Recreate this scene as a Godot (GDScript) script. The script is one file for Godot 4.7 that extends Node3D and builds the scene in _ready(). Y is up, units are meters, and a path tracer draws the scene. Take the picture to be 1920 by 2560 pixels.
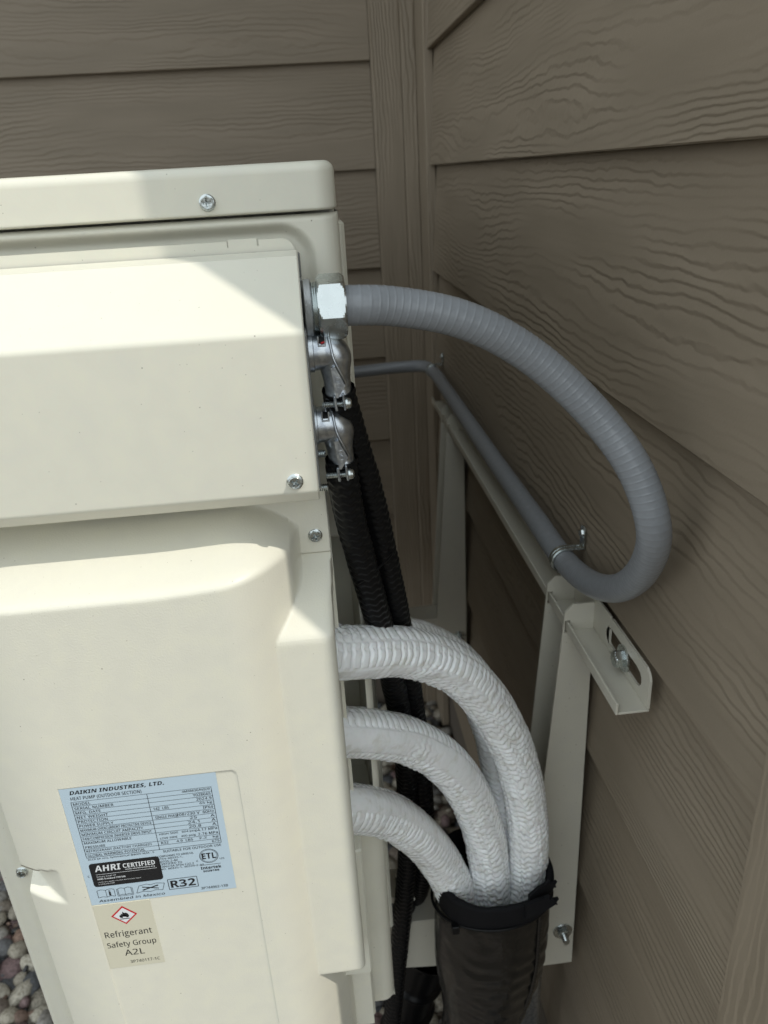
extends Node3D
# Heat pump on a wall bracket in the inside corner of a sided house.
# The lens is the origin; the gravel lies 1.3 m below it; -z runs along the side wall to the corner.

const GROUND := -1.3
const SIDE_X := 0.2455      # butt edges of the side wall's planks
const BACK_Z := -1.68       # butt edges of the back wall's planks
const LAP := 0.189
const LAP0 := 0.0045        # height of one butt edge

var M := {}
var rng := RandomNumberGenerator.new()

# ------------------------------------------------------------------ mesh builder
class MB:
	var v := PackedVector3Array()
	var n := PackedVector3Array()
	var t := PackedVector2Array()
	var c := PackedColorArray()
	var ix := PackedInt32Array()
	var color := Color(1, 1, 1)
	func vert(p: Vector3, nn: Vector3, uv: Vector2 = Vector2.ZERO) -> int:
		v.push_back(p); n.push_back(nn); t.push_back(uv); c.push_back(color)
		return v.size() - 1
	func poly(pts: Array, hint: Vector3) -> void:
		var nn := Vector3.ZERO
		var k := pts.size()
		for i in k:
			var a: Vector3 = pts[i]
			var b: Vector3 = pts[(i + 1) % k]
			nn += Vector3((a.y - b.y) * (a.z + b.z), (a.z - b.z) * (a.x + b.x), (a.x - b.x) * (a.y + b.y))
		if nn.length_squared() < 1e-24: return
		nn = nn.normalized()
		var rev := nn.dot(hint) < 0.0
		if rev: nn = -nn
		var base := v.size()
		for i in k: vert(pts[i], nn)
		for i in range(1, k - 1):
			if rev: ix.append_array([base, base + i, base + i + 1])
			else: ix.append_array([base, base + i + 1, base + i])
	func cbox(xf: Transform3D, size: Vector3, ch: float) -> void:
		var h := size * 0.5
		var q := func(s: Vector3, ax: int) -> Vector3:
			var p := Vector3(s.x * (h.x - ch), s.y * (h.y - ch), s.z * (h.z - ch))
			p[ax] = s[ax] * h[ax]
			return xf * p
		for ax in 3:
			var b := (ax + 1) % 3
			var d := (ax + 2) % 3
			for s in [-1.0, 1.0]:
				var pts := []
				for k in [[-1.0, -1.0], [1.0, -1.0], [1.0, 1.0], [-1.0, 1.0]]:
					var sg := Vector3.ZERO
					sg[ax] = s; sg[b] = k[0]; sg[d] = k[1]
					pts.push_back(q.call(sg, ax))
				var hv := Vector3.ZERO
				hv[ax] = s
				poly(pts, xf.basis * hv)
		if ch <= 0.0: return
		for ax in 3:
			var b := (ax + 1) % 3
			var d := (ax + 2) % 3
			for s1 in [-1.0, 1.0]:
				for s2 in [-1.0, 1.0]:
					var lo := Vector3.ZERO
					lo[b] = s1; lo[d] = s2; lo[ax] = -1.0
					var hi := lo
					hi[ax] = 1.0
					var hv := Vector3.ZERO
					hv[b] = s1; hv[d] = s2
					poly([q.call(lo, b), q.call(hi, b), q.call(hi, d), q.call(lo, d)], xf.basis * hv)
		for sx in [-1.0, 1.0]:
			for sy in [-1.0, 1.0]:
				for sz in [-1.0, 1.0]:
					var sg := Vector3(sx, sy, sz)
					poly([q.call(sg, 0), q.call(sg, 1), q.call(sg, 2)], xf.basis * sg)
	func box(lo: Vector3, hi: Vector3, ch: float = 0.0006) -> void:
		cbox(Transform3D(Basis(), (lo + hi) * 0.5), hi - lo, ch)
	# u runs fastest; normal is du x dv
	func grid(nu: int, nv: int, pts: PackedVector3Array, wrap: bool, uvs := PackedVector2Array()) -> void:
		var base := v.size()
		for j in nv:
			var j0: int = maxi(j - 1, 0) * nu
			var j1: int = mini(j + 1, nv - 1) * nu
			for i in nu:
				var i0 := i - 1
				var i1 := i + 1
				if wrap:
					if i0 < 0: i0 = nu - 2
					if i1 > nu - 1: i1 = 1
				else:
					i0 = maxi(i0, 0); i1 = mini(i1, nu - 1)
				var nn := (pts[j * nu + i1] - pts[j * nu + i0]).cross(pts[j1 + i] - pts[j0 + i]).normalized()
				v.push_back(pts[j * nu + i]); n.push_back(nn); c.push_back(color)
				t.push_back(uvs[j * nu + i] if uvs.size() > 0 else Vector2.ZERO)
		for j in nv - 1:
			for i in nu - 1:
				var a := base + j * nu + i
				ix.append_array([a, a + nu, a + 1, a + 1, a + nu, a + nu + 1])
	func lathe(xf: Transform3D, prof: Array, seg := 40) -> void:
		for k in prof.size() - 1:
			var a: Vector2 = prof[k]
			var b: Vector2 = prof[k + 1]
			var e := b - a
			if e.length() < 1e-7: continue
			var nr := Vector2(e.y, -e.x).normalized()
			var base := v.size()
			for i in seg + 1:
				var an := TAU * i / seg
				var cs := cos(an)
				var sn := -sin(an)
				var nn := (xf.basis * Vector3(nr.x * cs, nr.y, nr.x * sn)).normalized()
				vert(xf * Vector3(a.x * cs, a.y, a.x * sn), nn, Vector2(float(i) / seg, a.y))
				vert(xf * Vector3(b.x * cs, b.y, b.x * sn), nn, Vector2(float(i) / seg, b.y))
			for i in seg:
				var q := base + i * 2
				ix.append_array([q, q + 1, q + 2, q + 2, q + 1, q + 3])
	# rings of [shape, size, height]: shape 0 circle, n > 2 polygon, -1 cross recess
	func polar(xf: Transform3D, rings: Array, seg := 48, turn := 0.0) -> void:
		turn = snappedf(turn, TAU / seg)   # corners fall on segments
		for k in rings.size() - 1:
			for i in seg:
				var q := []
				for w in [[k, i], [k, i + 1], [k + 1, i + 1], [k + 1, i]]:
					var an: float = TAU * (w[1] % seg) / seg + 0.0001
					var r: float = MB.shape(rings[w[0]][0], rings[w[0]][1], an + turn)
					if rings[w[0]].size() > 3: r = minf(r, rings[w[0]][3])
					q.push_back(xf * Vector3(r * cos(an), rings[w[0]][2], -r * sin(an)))
				var nn: Vector3 = (q[1] - q[0] + q[2] - q[3]).cross(q[3] - q[0] + q[2] - q[1])
				poly(q, nn)
	static func shape(kind: int, r: float, an: float) -> float:
		if kind == 0: return r
		if kind > 2:
			var w := TAU / kind
			return r * cos(w * 0.5) / cos(fposmod(an, w) - w * 0.5)
		var f := fposmod(an, PI * 0.5) - PI * 0.25   # four arms
		var d := PI * 0.25 - absf(f)
		var hw := r * 0.26
		return minf(r, hw / maxf(sin(d), 0.0001)) if d > 0.0 else r
	func prism(p2: PackedVector2Array, d0: float, d1: float, xf: Transform3D) -> void:
		var tr := Geometry2D.triangulate_polygon(p2)
		for i in range(0, tr.size(), 3):
			var a := p2[tr[i]]
			var b := p2[tr[i + 1]]
			var e := p2[tr[i + 2]]
			poly([xf * Vector3(a.x, a.y, d1), xf * Vector3(b.x, b.y, d1), xf * Vector3(e.x, e.y, d1)], xf.basis.z * signf(d1 - d0))
			poly([xf * Vector3(a.x, a.y, d0), xf * Vector3(b.x, b.y, d0), xf * Vector3(e.x, e.y, d0)], -xf.basis.z * signf(d1 - d0))
		var cw := Geometry2D.is_polygon_clockwise(p2)
		for i in p2.size():
			var a := p2[i]
			var b := p2[(i + 1) % p2.size()]
			var out := Vector2(b.y - a.y, a.x - b.x)
			if cw: out = -out
			poly([xf * Vector3(a.x, a.y, d0), xf * Vector3(b.x, b.y, d0), xf * Vector3(b.x, b.y, d1), xf * Vector3(a.x, a.y, d1)], xf.basis * Vector3(out.x, out.y, 0))
	func text(s: String, font: Font, x0: float, y0: float, w: float, h: float, z: float, slant := 0.0) -> void:
		var tm := TextMesh.new()
		tm.font = font; tm.text = s; tm.font_size = 64; tm.pixel_size = 0.01; tm.depth = 0.0; tm.curve_step = 2.0
		if tm.get_surface_count() == 0: return
		var ar := tm.surface_get_arrays(0)
		var vv: PackedVector3Array = ar[Mesh.ARRAY_VERTEX]
		var ii: PackedInt32Array = ar[Mesh.ARRAY_INDEX]
		var lo := Vector2(1e9, 1e9)
		var hi := -lo
		for p in vv:
			lo = lo.min(Vector2(p.x, p.y)); hi = hi.max(Vector2(p.x, p.y))
		var sc := Vector2(w / (hi.x - lo.x), h / (hi.y - lo.y))
		var base := v.size()
		for p in vv:
			var q := (Vector2(p.x, p.y) - lo) * sc
			vert(Vector3(x0 + q.x + q.y * slant, y0 + q.y, z), Vector3(0, 0, 1))
		if ii.size() > 0:
			for k in ii: ix.push_back(base + k)
		else:
			for k in vv.size(): ix.push_back(base + k)
	func rect(x0: float, y0: float, x1: float, y1: float, z: float) -> void:
		poly([Vector3(x0, y0, z), Vector3(x1, y0, z), Vector3(x1, y1, z), Vector3(x0, y1, z)], Vector3(0, 0, 1))
	func flat(p2: Array, z: float) -> void:
		var pp := PackedVector2Array(p2)
		var tr := Geometry2D.triangulate_polygon(pp)
		for i in range(0, tr.size(), 3):
			poly([Vector3(pp[tr[i]].x, pp[tr[i]].y, z), Vector3(pp[tr[i + 1]].x, pp[tr[i + 1]].y, z), Vector3(pp[tr[i + 2]].x, pp[tr[i + 2]].y, z)], Vector3(0, 0, 1))
	func line(a: Vector2, b: Vector2, w: float, z: float) -> void:
		var d := (b - a).normalized().orthogonal() * w * 0.5
		flat([a + d, b + d, b - d, a - d], z)
	func add_to(m: ArrayMesh, mat: Material) -> ArrayMesh:
		var ar := []
		ar.resize(Mesh.ARRAY_MAX)
		ar[Mesh.ARRAY_VERTEX] = v; ar[Mesh.ARRAY_NORMAL] = n; ar[Mesh.ARRAY_TEX_UV] = t; ar[Mesh.ARRAY_COLOR] = c; ar[Mesh.ARRAY_INDEX] = ix
		m.add_surface_from_arrays(Mesh.PRIMITIVE_TRIANGLES, ar)
		m.surface_set_material(m.get_surface_count() - 1, mat)
		return m
	func mesh(mat: Material) -> ArrayMesh:
		return add_to(ArrayMesh.new(), mat)

# ------------------------------------------------------------------ nodes
func put(parent: Node, called: String, mesh: Mesh, at := Transform3D()) -> MeshInstance3D:
	var o := MeshInstance3D.new()
	o.name = called; o.mesh = mesh; o.transform = at
	parent.add_child(o, true)
	return o
func thing(called: String, label: String, category: String, at: Vector3, group := "") -> Node3D:
	var o := Node3D.new()
	o.name = called; o.position = at
	add_child(o, true)
	tag(o, label, category, group)
	return o
func tag(o: Node, label: String, category: String, group := "") -> void:
	o.set_meta("label", label); o.set_meta("category", category)
	if group != "": o.set_meta("group", group)
func part(root: Node3D, called: String, mb: MB, mat: Material, parent: Node = null) -> MeshInstance3D:
	# shapes are given in scene coordinates; the part is set against its thing's base
	var at := Transform3D(Basis(), -root.position)
	return put(parent if parent else root, called, mb.mesh(mat), at if parent == null else Transform3D())
func lin(r: float, g: float, b: float) -> Color:
	return Color(r, g, b).linear_to_srgb()
func mat(col: Color, rough: float, metal := 0.0) -> StandardMaterial3D:
	var m := StandardMaterial3D.new()
	m.albedo_color = col; m.roughness = rough; m.metallic = metal
	return m
func noise_tex(size: int, freq: float, seed_: int, oct := 4, ramp: Gradient = null, kind := FastNoiseLite.TYPE_SIMPLEX_SMOOTH) -> ImageTexture:
	var f := FastNoiseLite.new()
	f.noise_type = kind; f.frequency = freq; f.seed = seed_; f.fractal_octaves = oct
	var im := f.get_seamless_image(size, size)
	im.convert(Image.FORMAT_RGB8)
	if ramp:
		var g := Image.create(size, size, false, Image.FORMAT_RGB8)
		for y in size:
			for x in size: g.set_pixel(x, y, ramp.sample(im.get_pixel(x, y).r))
		im = g
	return ImageTexture.create_from_image(im)
func ramp(stops: Array) -> Gradient:
	var g := Gradient.new()
	var o := PackedFloat32Array()
	var c := PackedColorArray()
	for s in stops:
		o.push_back(s[0]); c.push_back(s[1])
	g.offsets = o; g.colors = c
	return g
func tri(m: StandardMaterial3D, scale_: float) -> void:
	m.uv1_triplanar = true; m.uv1_world_triplanar = true; m.uv1_scale = Vector3.ONE * scale_
func bump(m: StandardMaterial3D, tex: Texture2D, mm: float) -> void:
	m.heightmap_enabled = true; m.heightmap_texture = tex; m.heightmap_scale = mm * 0.1

# ------------------------------------------------------------------ paths
func smooth_path(ctrl: Array, step: float) -> PackedVector3Array:
	var fine := PackedVector3Array()
	var k := ctrl.size()
	for i in k - 1:
		var p0: Vector3 = ctrl[maxi(i - 1, 0)]
		var p1: Vector3 = ctrl[i]
		var p2: Vector3 = ctrl[i + 1]
		var p3: Vector3 = ctrl[mini(i + 2, k - 1)]
		if i == 0: p0 = p1 * 2.0 - p2
		if i == k - 2: p3 = p2 * 2.0 - p1
		# centripetal Catmull-Rom
		var t1 := sqrt(maxf(p0.distance_to(p1), 1e-5))
		var t2 := t1 + sqrt(maxf(p1.distance_to(p2), 1e-5))
		var t3 := t2 + sqrt(maxf(p2.distance_to(p3), 1e-5))
		for j in 40:
			var t := lerpf(t1, t2, j / 40.0)
			var a1 := p0.lerp(p1, t / t1)
			var a2 := p1.lerp(p2, (t - t1) / (t2 - t1))
			var a3 := p2.lerp(p3, (t - t2) / (t3 - t2))
			var b1 := a1.lerp(a2, t / t2)
			var b2 := a2.lerp(a3, (t - t1) / (t3 - t1))
			fine.push_back(b1.lerp(b2, (t - t1) / (t2 - t1)))
	fine.push_back(ctrl[k - 1])
	# two rounds of smoothing, then even steps
	for r in 60:
		var s := fine.duplicate()
		for i in range(1, fine.size() - 1): s[i] = (fine[i - 1] + fine[i] * 2.0 + fine[i + 1]) * 0.25
		fine = s
	var out := PackedVector3Array([fine[0]])
	var need := step
	for i in fine.size() - 1:
		var a := fine[i]
		var b := fine[i + 1]
		var l := a.distance_to(b)
		while need <= l and l > 0.0:
			a = a.move_toward(b, need)
			out.push_back(a)
			l = a.distance_to(b)
			need = step
		need -= l
	return out
# offset(angle, s, inner) is added to the radius; inner is -1..1, how far the point lies inside the bend
func tube(mb: MB, path: PackedVector3Array, r: float, seg: int, offset = null, squash := Vector2.ONE, up := Vector3(0, 0, 1)) -> void:
	var nv := path.size()
	var pts := PackedVector3Array()
	var uvs := PackedVector2Array()
	var tan := (path[1] - path[0]).normalized()
	var nn := (up - tan * up.dot(tan)).normalized()
	var s := 0.0
	for j in nv:
		var tj := (path[mini(j + 1, nv - 1)] - path[maxi(j - 1, 0)]).normalized()
		nn = (nn - tj * nn.dot(tj)).normalized()
		var bb := tj.cross(nn)
		if j > 0: s += path[j].distance_to(path[j - 1])
		var w := 6
		var cur := path[mini(j + w, nv - 1)] + path[maxi(j - w, 0)] - path[j] * 2.0
		if j < w or j > nv - 1 - w: cur = Vector3.ZERO
		cur = cur / maxf(1e-9, pow(path[1].distance_to(path[0]) * w, 2.0))   # curvature, points inwards
		for i in seg + 1:
			var a := TAU * (i % seg) / seg
			var dir := nn * cos(a) * squash.x + bb * sin(a) * squash.y
			var rr := r
			if offset != null: rr += offset.call(a, s, clampf(cur.dot(dir) * 0.12, -1.0, 1.0))
			pts.push_back(path[j] + dir * rr)
			uvs.push_back(Vector2(float(i) / seg, s))
	mb.grid(seg + 1, nv, pts, true, uvs)
# rounded rectangle in plan, rings of (inset, y)
func rounded_loft(mb: MB, x0: float, x1: float, z0: float, z1: float, rad: float, rings: Array, cap := true) -> void:
	var cn := 10
	var pts := PackedVector3Array()
	var nu := cn * 4 + 1
	for rg in rings:
		var inset: float = rg[0]
		var rr := maxf(rad - inset, 0.0005)
		var hx := (x1 - x0) * 0.5 - inset - rr
		var hz := (z1 - z0) * 0.5 - inset - rr
		var first := Vector3.ZERO
		for q in 4:
			var sx := 1.0 if q == 0 or q == 3 else -1.0
			var sz := -1.0 if q < 2 else 1.0
			for i in cn:
				var a := PI * 0.5 * (q + float(i) / (cn - 1))
				var p := Vector3((x0 + x1) * 0.5 + sx * hx + rr * cos(a), rg[1], (z0 + z1) * 0.5 + sz * hz - rr * sin(a))
				if q == 0 and i == 0: first = p
				pts.push_back(p)
		pts.push_back(first)
	mb.grid(nu, rings.size(), pts, true)
	if cap:
		var top := []
		for i in nu - 1: top.push_back(pts[(rings.size() - 1) * nu + i])
		mb.poly(top, Vector3.UP)

func frame_axis(at: Vector3, axis: Vector3) -> Transform3D:
	var y := axis.normalized()
	var x := y.cross(Vector3(0.3, 0.2, 0.93)).normalized()
	return Transform3D(Basis(x, y, x.cross(y)), at)

# ------------------------------------------------------------------ materials
func grain_texture(seed_: int, w: int, h: int, len_m: float, high_m: float, pitch: float, wild: float) -> ImageTexture:
	# pressed wood grain: contour lines of a long, slow field
	var big := FastNoiseLite.new()
	big.seed = seed_; big.frequency = 1.0; big.fractal_octaves = 2
	var small := FastNoiseLite.new()
	small.seed = seed_ + 7; small.frequency = 1.0; small.fractal_octaves = 2
	var fade := FastNoiseLite.new()
	fade.seed = seed_ + 19; fade.frequency = 1.0; fade.fractal_octaves = 2
	var d := PackedByteArray()
	d.resize(w * h)
	for y in h:
		var yy := high_m * y / h
		for x in w:
			var xx := len_m * x / w
			var f := yy / pitch + wild * big.get_noise_2d(xx * 1.25, yy * 7.0) + 0.40 * small.get_noise_2d(xx * 11.0, yy * 30.0) + 0.15 * small.get_noise_2d(xx * 42.0, yy * 60.0 + 40.0)
			var p := f - floorf(f)
			var ridge := p / 0.72 if p < 0.72 else (1.0 - p) / 0.28
			var am := clampf(0.62 + 1.3 * fade.get_noise_2d(xx * 2.4, yy * 13.0), 0.05, 1.0)
			var hgt := 0.5 + (ridge - 0.5) * am * 0.9 + 0.05 * small.get_noise_2d(xx * 300.0, yy * 900.0)
			d[y * w + x] = int(clampf(hgt, 0.0, 1.0) * 255.0)
	return ImageTexture.create_from_image(Image.create_from_data(w, h, false, Image.FORMAT_L8, d))

func speck_texture(size: int, count: int, base: Color, speck: Color, seed_: int) -> ImageTexture:
	var r := RandomNumberGenerator.new()
	r.seed = seed_
	var im := Image.create(size, size, false, Image.FORMAT_RGB8)
	var f := FastNoiseLite.new()
	f.seed = seed_; f.frequency = 0.012; f.fractal_octaves = 4
	var nim := f.get_seamless_image(size, size)
	for y in size:
		for x in size:
			var k := 1.0 + (nim.get_pixel(x, y).r - 0.5) * 0.025
			im.set_pixel(x, y, Color(base.r * k, base.g * k, base.b * k * (1.0 - (k - 1.0) * 0.6)))
	for i in count:
		var x := r.randi_range(2, size - 4)
		var y := r.randi_range(2, size - 4)
		var s := speck.lerp(base, r.randf_range(0.0, 0.7))
		var big := 1 if r.randf() < 0.8 else 2
		im.fill_rect(Rect2i(x, y, big, big if r.randf() < 0.6 else 1), s)
	return ImageTexture.create_from_image(im)

func make_materials() -> void:
	var fine := noise_tex(512, 0.16, 3, 3)
	var mid := noise_tex(512, 0.03, 5, 4)
	# siding
	var tone := noise_tex(512, 0.008, 11, 5, ramp([[0.25, Color(0.955, 0.955, 0.95)], [0.75, Color(1, 1, 1)]]))
	var paint := Color(0.540, 0.492, 0.428)
	for k in 3:
		var m := mat(paint, 0.62)
		m.albedo_texture = tone
		bump(m, grain_texture(31 + k * 13, 2048, 256, 1.45, 0.22, [0.0098, 0.0082, 0.0090][k], [2.3, 3.4, 2.7][k]), 1.0)
		M["siding%d" % k] = m
	var tm := mat(paint * Color(1.02, 1.02, 1.02), 0.6)
	tm.albedo_texture = tone
	bump(tm, grain_texture(97, 1024, 128, 1.0, 0.1, 0.0075, 2.0), 1.2)
	M.trim = tm
	M.sheathing = mat(lin(0.12, 0.1, 0.08), 0.9)
	# unit
	var cr := mat(Color(1, 1, 1), 0.36)
	cr.albedo_texture = speck_texture(1024, 200, Color(0.865, 0.855, 0.800), Color(0.25, 0.22, 0.18), 4)
	tri(cr, 3.1)
	bump(cr, fine, 0.02)
	M.cream = cr
	var pl := mat(Color(1, 1, 1), 0.45)
	pl.albedo_texture = speck_texture(1024, 150, Color(0.865, 0.853, 0.797), Color(0.3, 0.26, 0.2), 8)
	tri(pl, 3.3)
	bump(pl, noise_tex(1024, 0.22, 21, 2), 0.11)
	M.plastic = pl
	M.bracket = mat(lin(0.58, 0.555, 0.475), 0.38)
	tri(M.bracket, 5.0)
	M.bracket.albedo_texture = speck_texture(512, 120, Color(1, 1, 1), Color(0.45, 0.4, 0.34), 14)
	bump(M.bracket, fine, 0.05)
	# metals
	var z := mat(lin(0.60, 0.64, 0.64), 0.34, 1.0)
	tri(z, 8.0)
	z.roughness_texture = noise_tex(256, 0.05, 9, 4, ramp([[0.2, Color(0.55, 0.55, 0.55)], [0.8, Color(1, 1, 1)]]))
	bump(z, mid, 0.12)
	M.zinc = z
	var dc := mat(lin(0.60, 0.63, 0.66), 0.28, 1.0)
	tri(dc, 24.0)
	dc.albedo_texture = noise_tex(256, 0.03, 12, 5, ramp([[0.3, Color(0.84, 0.85, 0.87)], [0.62, Color(1, 1, 1)]]))
	bump(dc, fine, 0.06)
	M.cast = dc
	var rc := mat(lin(0.5, 0.52, 0.53), 0.35, 1.0)
	tri(rc, 26.0)
	bump(rc, fine, 0.6)
	M.rough_cast = rc
	# plastics and rubber
	var cg := mat(Color(0.545, 0.56, 0.58), 0.27)
	tri(cg, 14.0)
	cg.albedo_texture = noise_tex(512, 0.02, 17, 5, ramp([[0.25, Color(0.965, 0.965, 0.965)], [0.7, Color(1, 1, 1)]]))
	bump(cg, fine, 0.012)
	M.conduit = cg
	M.black = mat(lin(0.006, 0.006, 0.0065), 0.3)
	M.black.metallic_specular = 0.3
	tri(M.black, 20.0)
	bump(M.black, fine, 0.08)
	var bk := mat(lin(0.008, 0.0075, 0.007), 0.2)
	bk.metallic_specular = 0.5
	tri(bk, 9.0)
	bump(bk, noise_tex(512, 0.02, 27, 3), 0.35)
	M.duct = bk
	M.foam = mat(lin(0.009, 0.009, 0.0105), 0.75)
	M.foam.metallic_specular = 0.25
	tri(M.foam, 20.0)
	bump(M.foam, fine, 0.25)
	M.rubber = mat(lin(0.015, 0.015, 0.016), 0.55)
	var wh := mat(lin(0.92, 0.93, 0.94), 0.26)
	wh.clearcoat_enabled = true
	wh.clearcoat = 0.5
	wh.clearcoat_roughness = 0.2
	tri(wh, 7.0)
	wh.albedo_texture = noise_tex(512, 0.018, 41, 5, ramp([[0.20, Color(0.93, 0.925, 0.90)], [0.36, Color(1, 1, 1)]]))
	bump(wh, noise_tex(512, 0.05, 43, 3), 0.10)
	wh.subsurf_scatter_enabled = true
	wh.subsurf_scatter_strength = 0.05
	M.white = wh
	# labels
	M.ink = mat(lin(0.012, 0.012, 0.014), 0.5)
	M.blue_label = mat(lin(0.48, 0.59, 0.68), 0.3)
	M.beige_label = mat(lin(0.63, 0.60, 0.48), 0.35)
	M.white_ink = mat(lin(0.72, 0.74, 0.76), 0.45)
	M.red_ink = mat(lin(0.55, 0.02, 0.03), 0.45)
	# ground
	var gs := mat(lin(0.17, 0.16, 0.14), 0.9)
	tri(gs, 4.0)
	gs.albedo_texture = noise_tex(512, 0.06, 51, 4, ramp([[0.25, Color(0.35, 0.33, 0.31)], [0.55, Color(0.8, 0.76, 0.7)], [0.8, Color(1, 0.97, 0.92)]]))
	M.ground = gs
	var st := mat(Color(1, 1, 1), 0.7)
	st.vertex_color_use_as_albedo = true
	tri(st, 7.0)
	st.albedo_texture = noise_tex(512, 0.04, 61, 5, ramp([[0.25, Color(0.72, 0.71, 0.69)], [0.6, Color(1, 1, 1)]]))
	bump(st, mid, 0.35)
	M.stone = st

# ------------------------------------------------------------------ start
func _ready() -> void:
	rng.seed = 20240
	var cam := Camera3D.new()
	cam.name = "camera"
	cam.rotation = Vector3(-0.4153151, -0.0773883, -0.0589875)
	cam.fov = 67.1
	cam.near = 0.02
	cam.far = 400.0
	var lens := CameraAttributesPhysical.new()      # a phone's small lens: the far corner goes slightly soft
	lens.frustum_focal_length = 12.0 / tan(deg_to_rad(67.1) * 0.5)
	lens.frustum_near = 0.02
	lens.frustum_far = 400.0
	lens.frustum_focus_distance = 0.52
	lens.exposure_aperture = 7.2
	cam.attributes = lens
	add_child(cam)
	cam.current = true
	var env := Environment.new()
	env.background_mode = Environment.BG_SKY
	var sky := Sky.new()
	var sm := ProceduralSkyMaterial.new()
	sm.sky_top_color = Color(0.755, 0.79, 0.805)
	sm.sky_horizon_color = Color(0.735, 0.755, 0.76)
	sm.sky_curve = 0.35
	sm.ground_horizon_color = Color(0.5, 0.48, 0.45)
	sm.ground_bottom_color = Color(0.3, 0.28, 0.26)
	sm.sun_angle_max = 0.0
	sky.sky_material = sm
	env.sky = sky
	env.background_energy_multiplier = 2.4
	env.tonemap_mode = Environment.TONE_MAPPER_LINEAR
	env.tonemap_exposure = 0.93
	env.sdfgi_enabled = true
	env.ssao_enabled = true
	env.ssil_enabled = true
	var we := WorldEnvironment.new()
	we.name = "environment"
	we.environment = env
	add_child(we)
	var sun := DirectionalLight3D.new()
	sun.name = "sun"
	sun.light_energy = 0.80
	sun.light_color = Color(1.0, 0.98, 0.935)
	sun.light_angular_distance = 0.53
	sun.shadow_enabled = true
	add_child(sun)
	sun.look_at_from_position(Vector3.ZERO, Vector3(-0.433, -0.82, -0.371), Vector3.UP)

	make_materials()
	build_ground()
	build_house()
	build_unit()
	build_labels()
	build_bracket()
	build_conduit()
	build_elbows()
	build_cables()
	build_hoses()
	build_duct()

# ------------------------------------------------------------------ ground
func build_ground() -> void:
	var mb := MB.new()
	mb.poly([Vector3(-60, GROUND - 0.03, -60), Vector3(60, GROUND - 0.03, -60), Vector3(60, GROUND - 0.03, 60), Vector3(-60, GROUND - 0.03, 60)], Vector3.UP)
	var g := put(self, "ground", mb.mesh(M.ground))
	g.set_meta("kind", "structure")
	g.set_meta("label", "pale gravel bed under and around the wall mounted unit")
	var ps := MB.new()
	var tones := [[0.30, 0.27, 0.22], [0.42, 0.38, 0.31], [0.16, 0.16, 0.165], [0.24, 0.20, 0.165], [0.36, 0.34, 0.31], [0.11, 0.115, 0.125], [0.27, 0.18, 0.14], [0.50, 0.46, 0.38], [0.2, 0.19, 0.18], [0.22, 0.15, 0.15]]
	var nz := FastNoiseLite.new()
	nz.seed = 5; nz.frequency = 1.0
	var step := 0.026
	for layer in 2:
		var x := -1.25
		while x < 0.24:
			var z := -1.66
			while z < -0.02:
				var p := Vector3(x + rng.randf_range(-0.011, 0.011), GROUND - 0.016 + layer * 0.014 + rng.randf_range(0, 0.006), z + rng.randf_range(-0.011, 0.011))
				if layer == 0 or rng.randf() < 0.75:
					var s := rng.randf_range(0.010, 0.019) * (1.0 if rng.randf() < 0.85 else 1.35)
					var b := Basis.from_euler(Vector3(rng.randf_range(-0.5, 0.5), rng.randf() * TAU, rng.randf_range(-0.5, 0.5))) * Basis.from_scale(Vector3(s * rng.randf_range(0.9, 1.5), s * rng.randf_range(0.55, 0.85), s))
					var tn: Array = tones[rng.randi() % tones.size()]
					var k := rng.randf_range(0.75, 1.2)
					ps.color = Color(tn[0] * k, tn[1] * k, tn[2] * k)
					pebble(ps, Transform3D(b, p), nz, rng.randf() * 100.0)
				z += step
			x += step
	for i in 6200:
		var p := Vector3(rng.randf_range(-1.25, 0.24), GROUND + rng.randf_range(-0.014, 0.006), rng.randf_range(-1.66, -0.02))
		var sz := rng.randf_range(0.0025, 0.0065)
		var tn: Array = tones[rng.randi() % tones.size()]
		var k := rng.randf_range(0.45, 1.0)
		ps.color = Color(tn[0] * k, tn[1] * k, tn[2] * k)
		pebble(ps, Transform3D(Basis.from_euler(Vector3(rng.randf() * 3.0, rng.randf() * TAU, 0)) * Basis.from_scale(Vector3(sz * 1.3, sz * 0.7, sz)), p), nz, rng.randf() * 100.0)
	var gr := put(self, "gravel", ps.mesh(M.stone))
	gr.set_meta("kind", "stuff")
	tag(gr, "rounded mixed river pebbles covering the ground below the unit", "gravel")

func pebble(mb: MB, xf: Transform3D, nz: FastNoiseLite, off: float) -> void:
	var nu := 11
	var nv := 7
	var base := mb.v.size()
	var inv := xf.basis.inverse().transposed()
	for j in nv:
		var ph := -PI * 0.5 + PI * j / (nv - 1)
		for i in nu:
			var a := TAU * (i % (nu - 1)) / (nu - 1)
			var d := Vector3(cos(ph) * cos(a), sin(ph), -cos(ph) * sin(a))
			var r := 1.0 + 0.38 * nz.get_noise_3d(d.x * 1.1 + off, d.y * 1.1, d.z * 1.1)
			mb.vert(xf * (d * r), (inv * d).normalized())
	for j in nv - 1:
		for i in nu - 1:
			var q := base + j * nu + i
			mb.ix.append_array([q, q + nu, q + 1, q + 1, q + nu, q + nu + 1])

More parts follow.
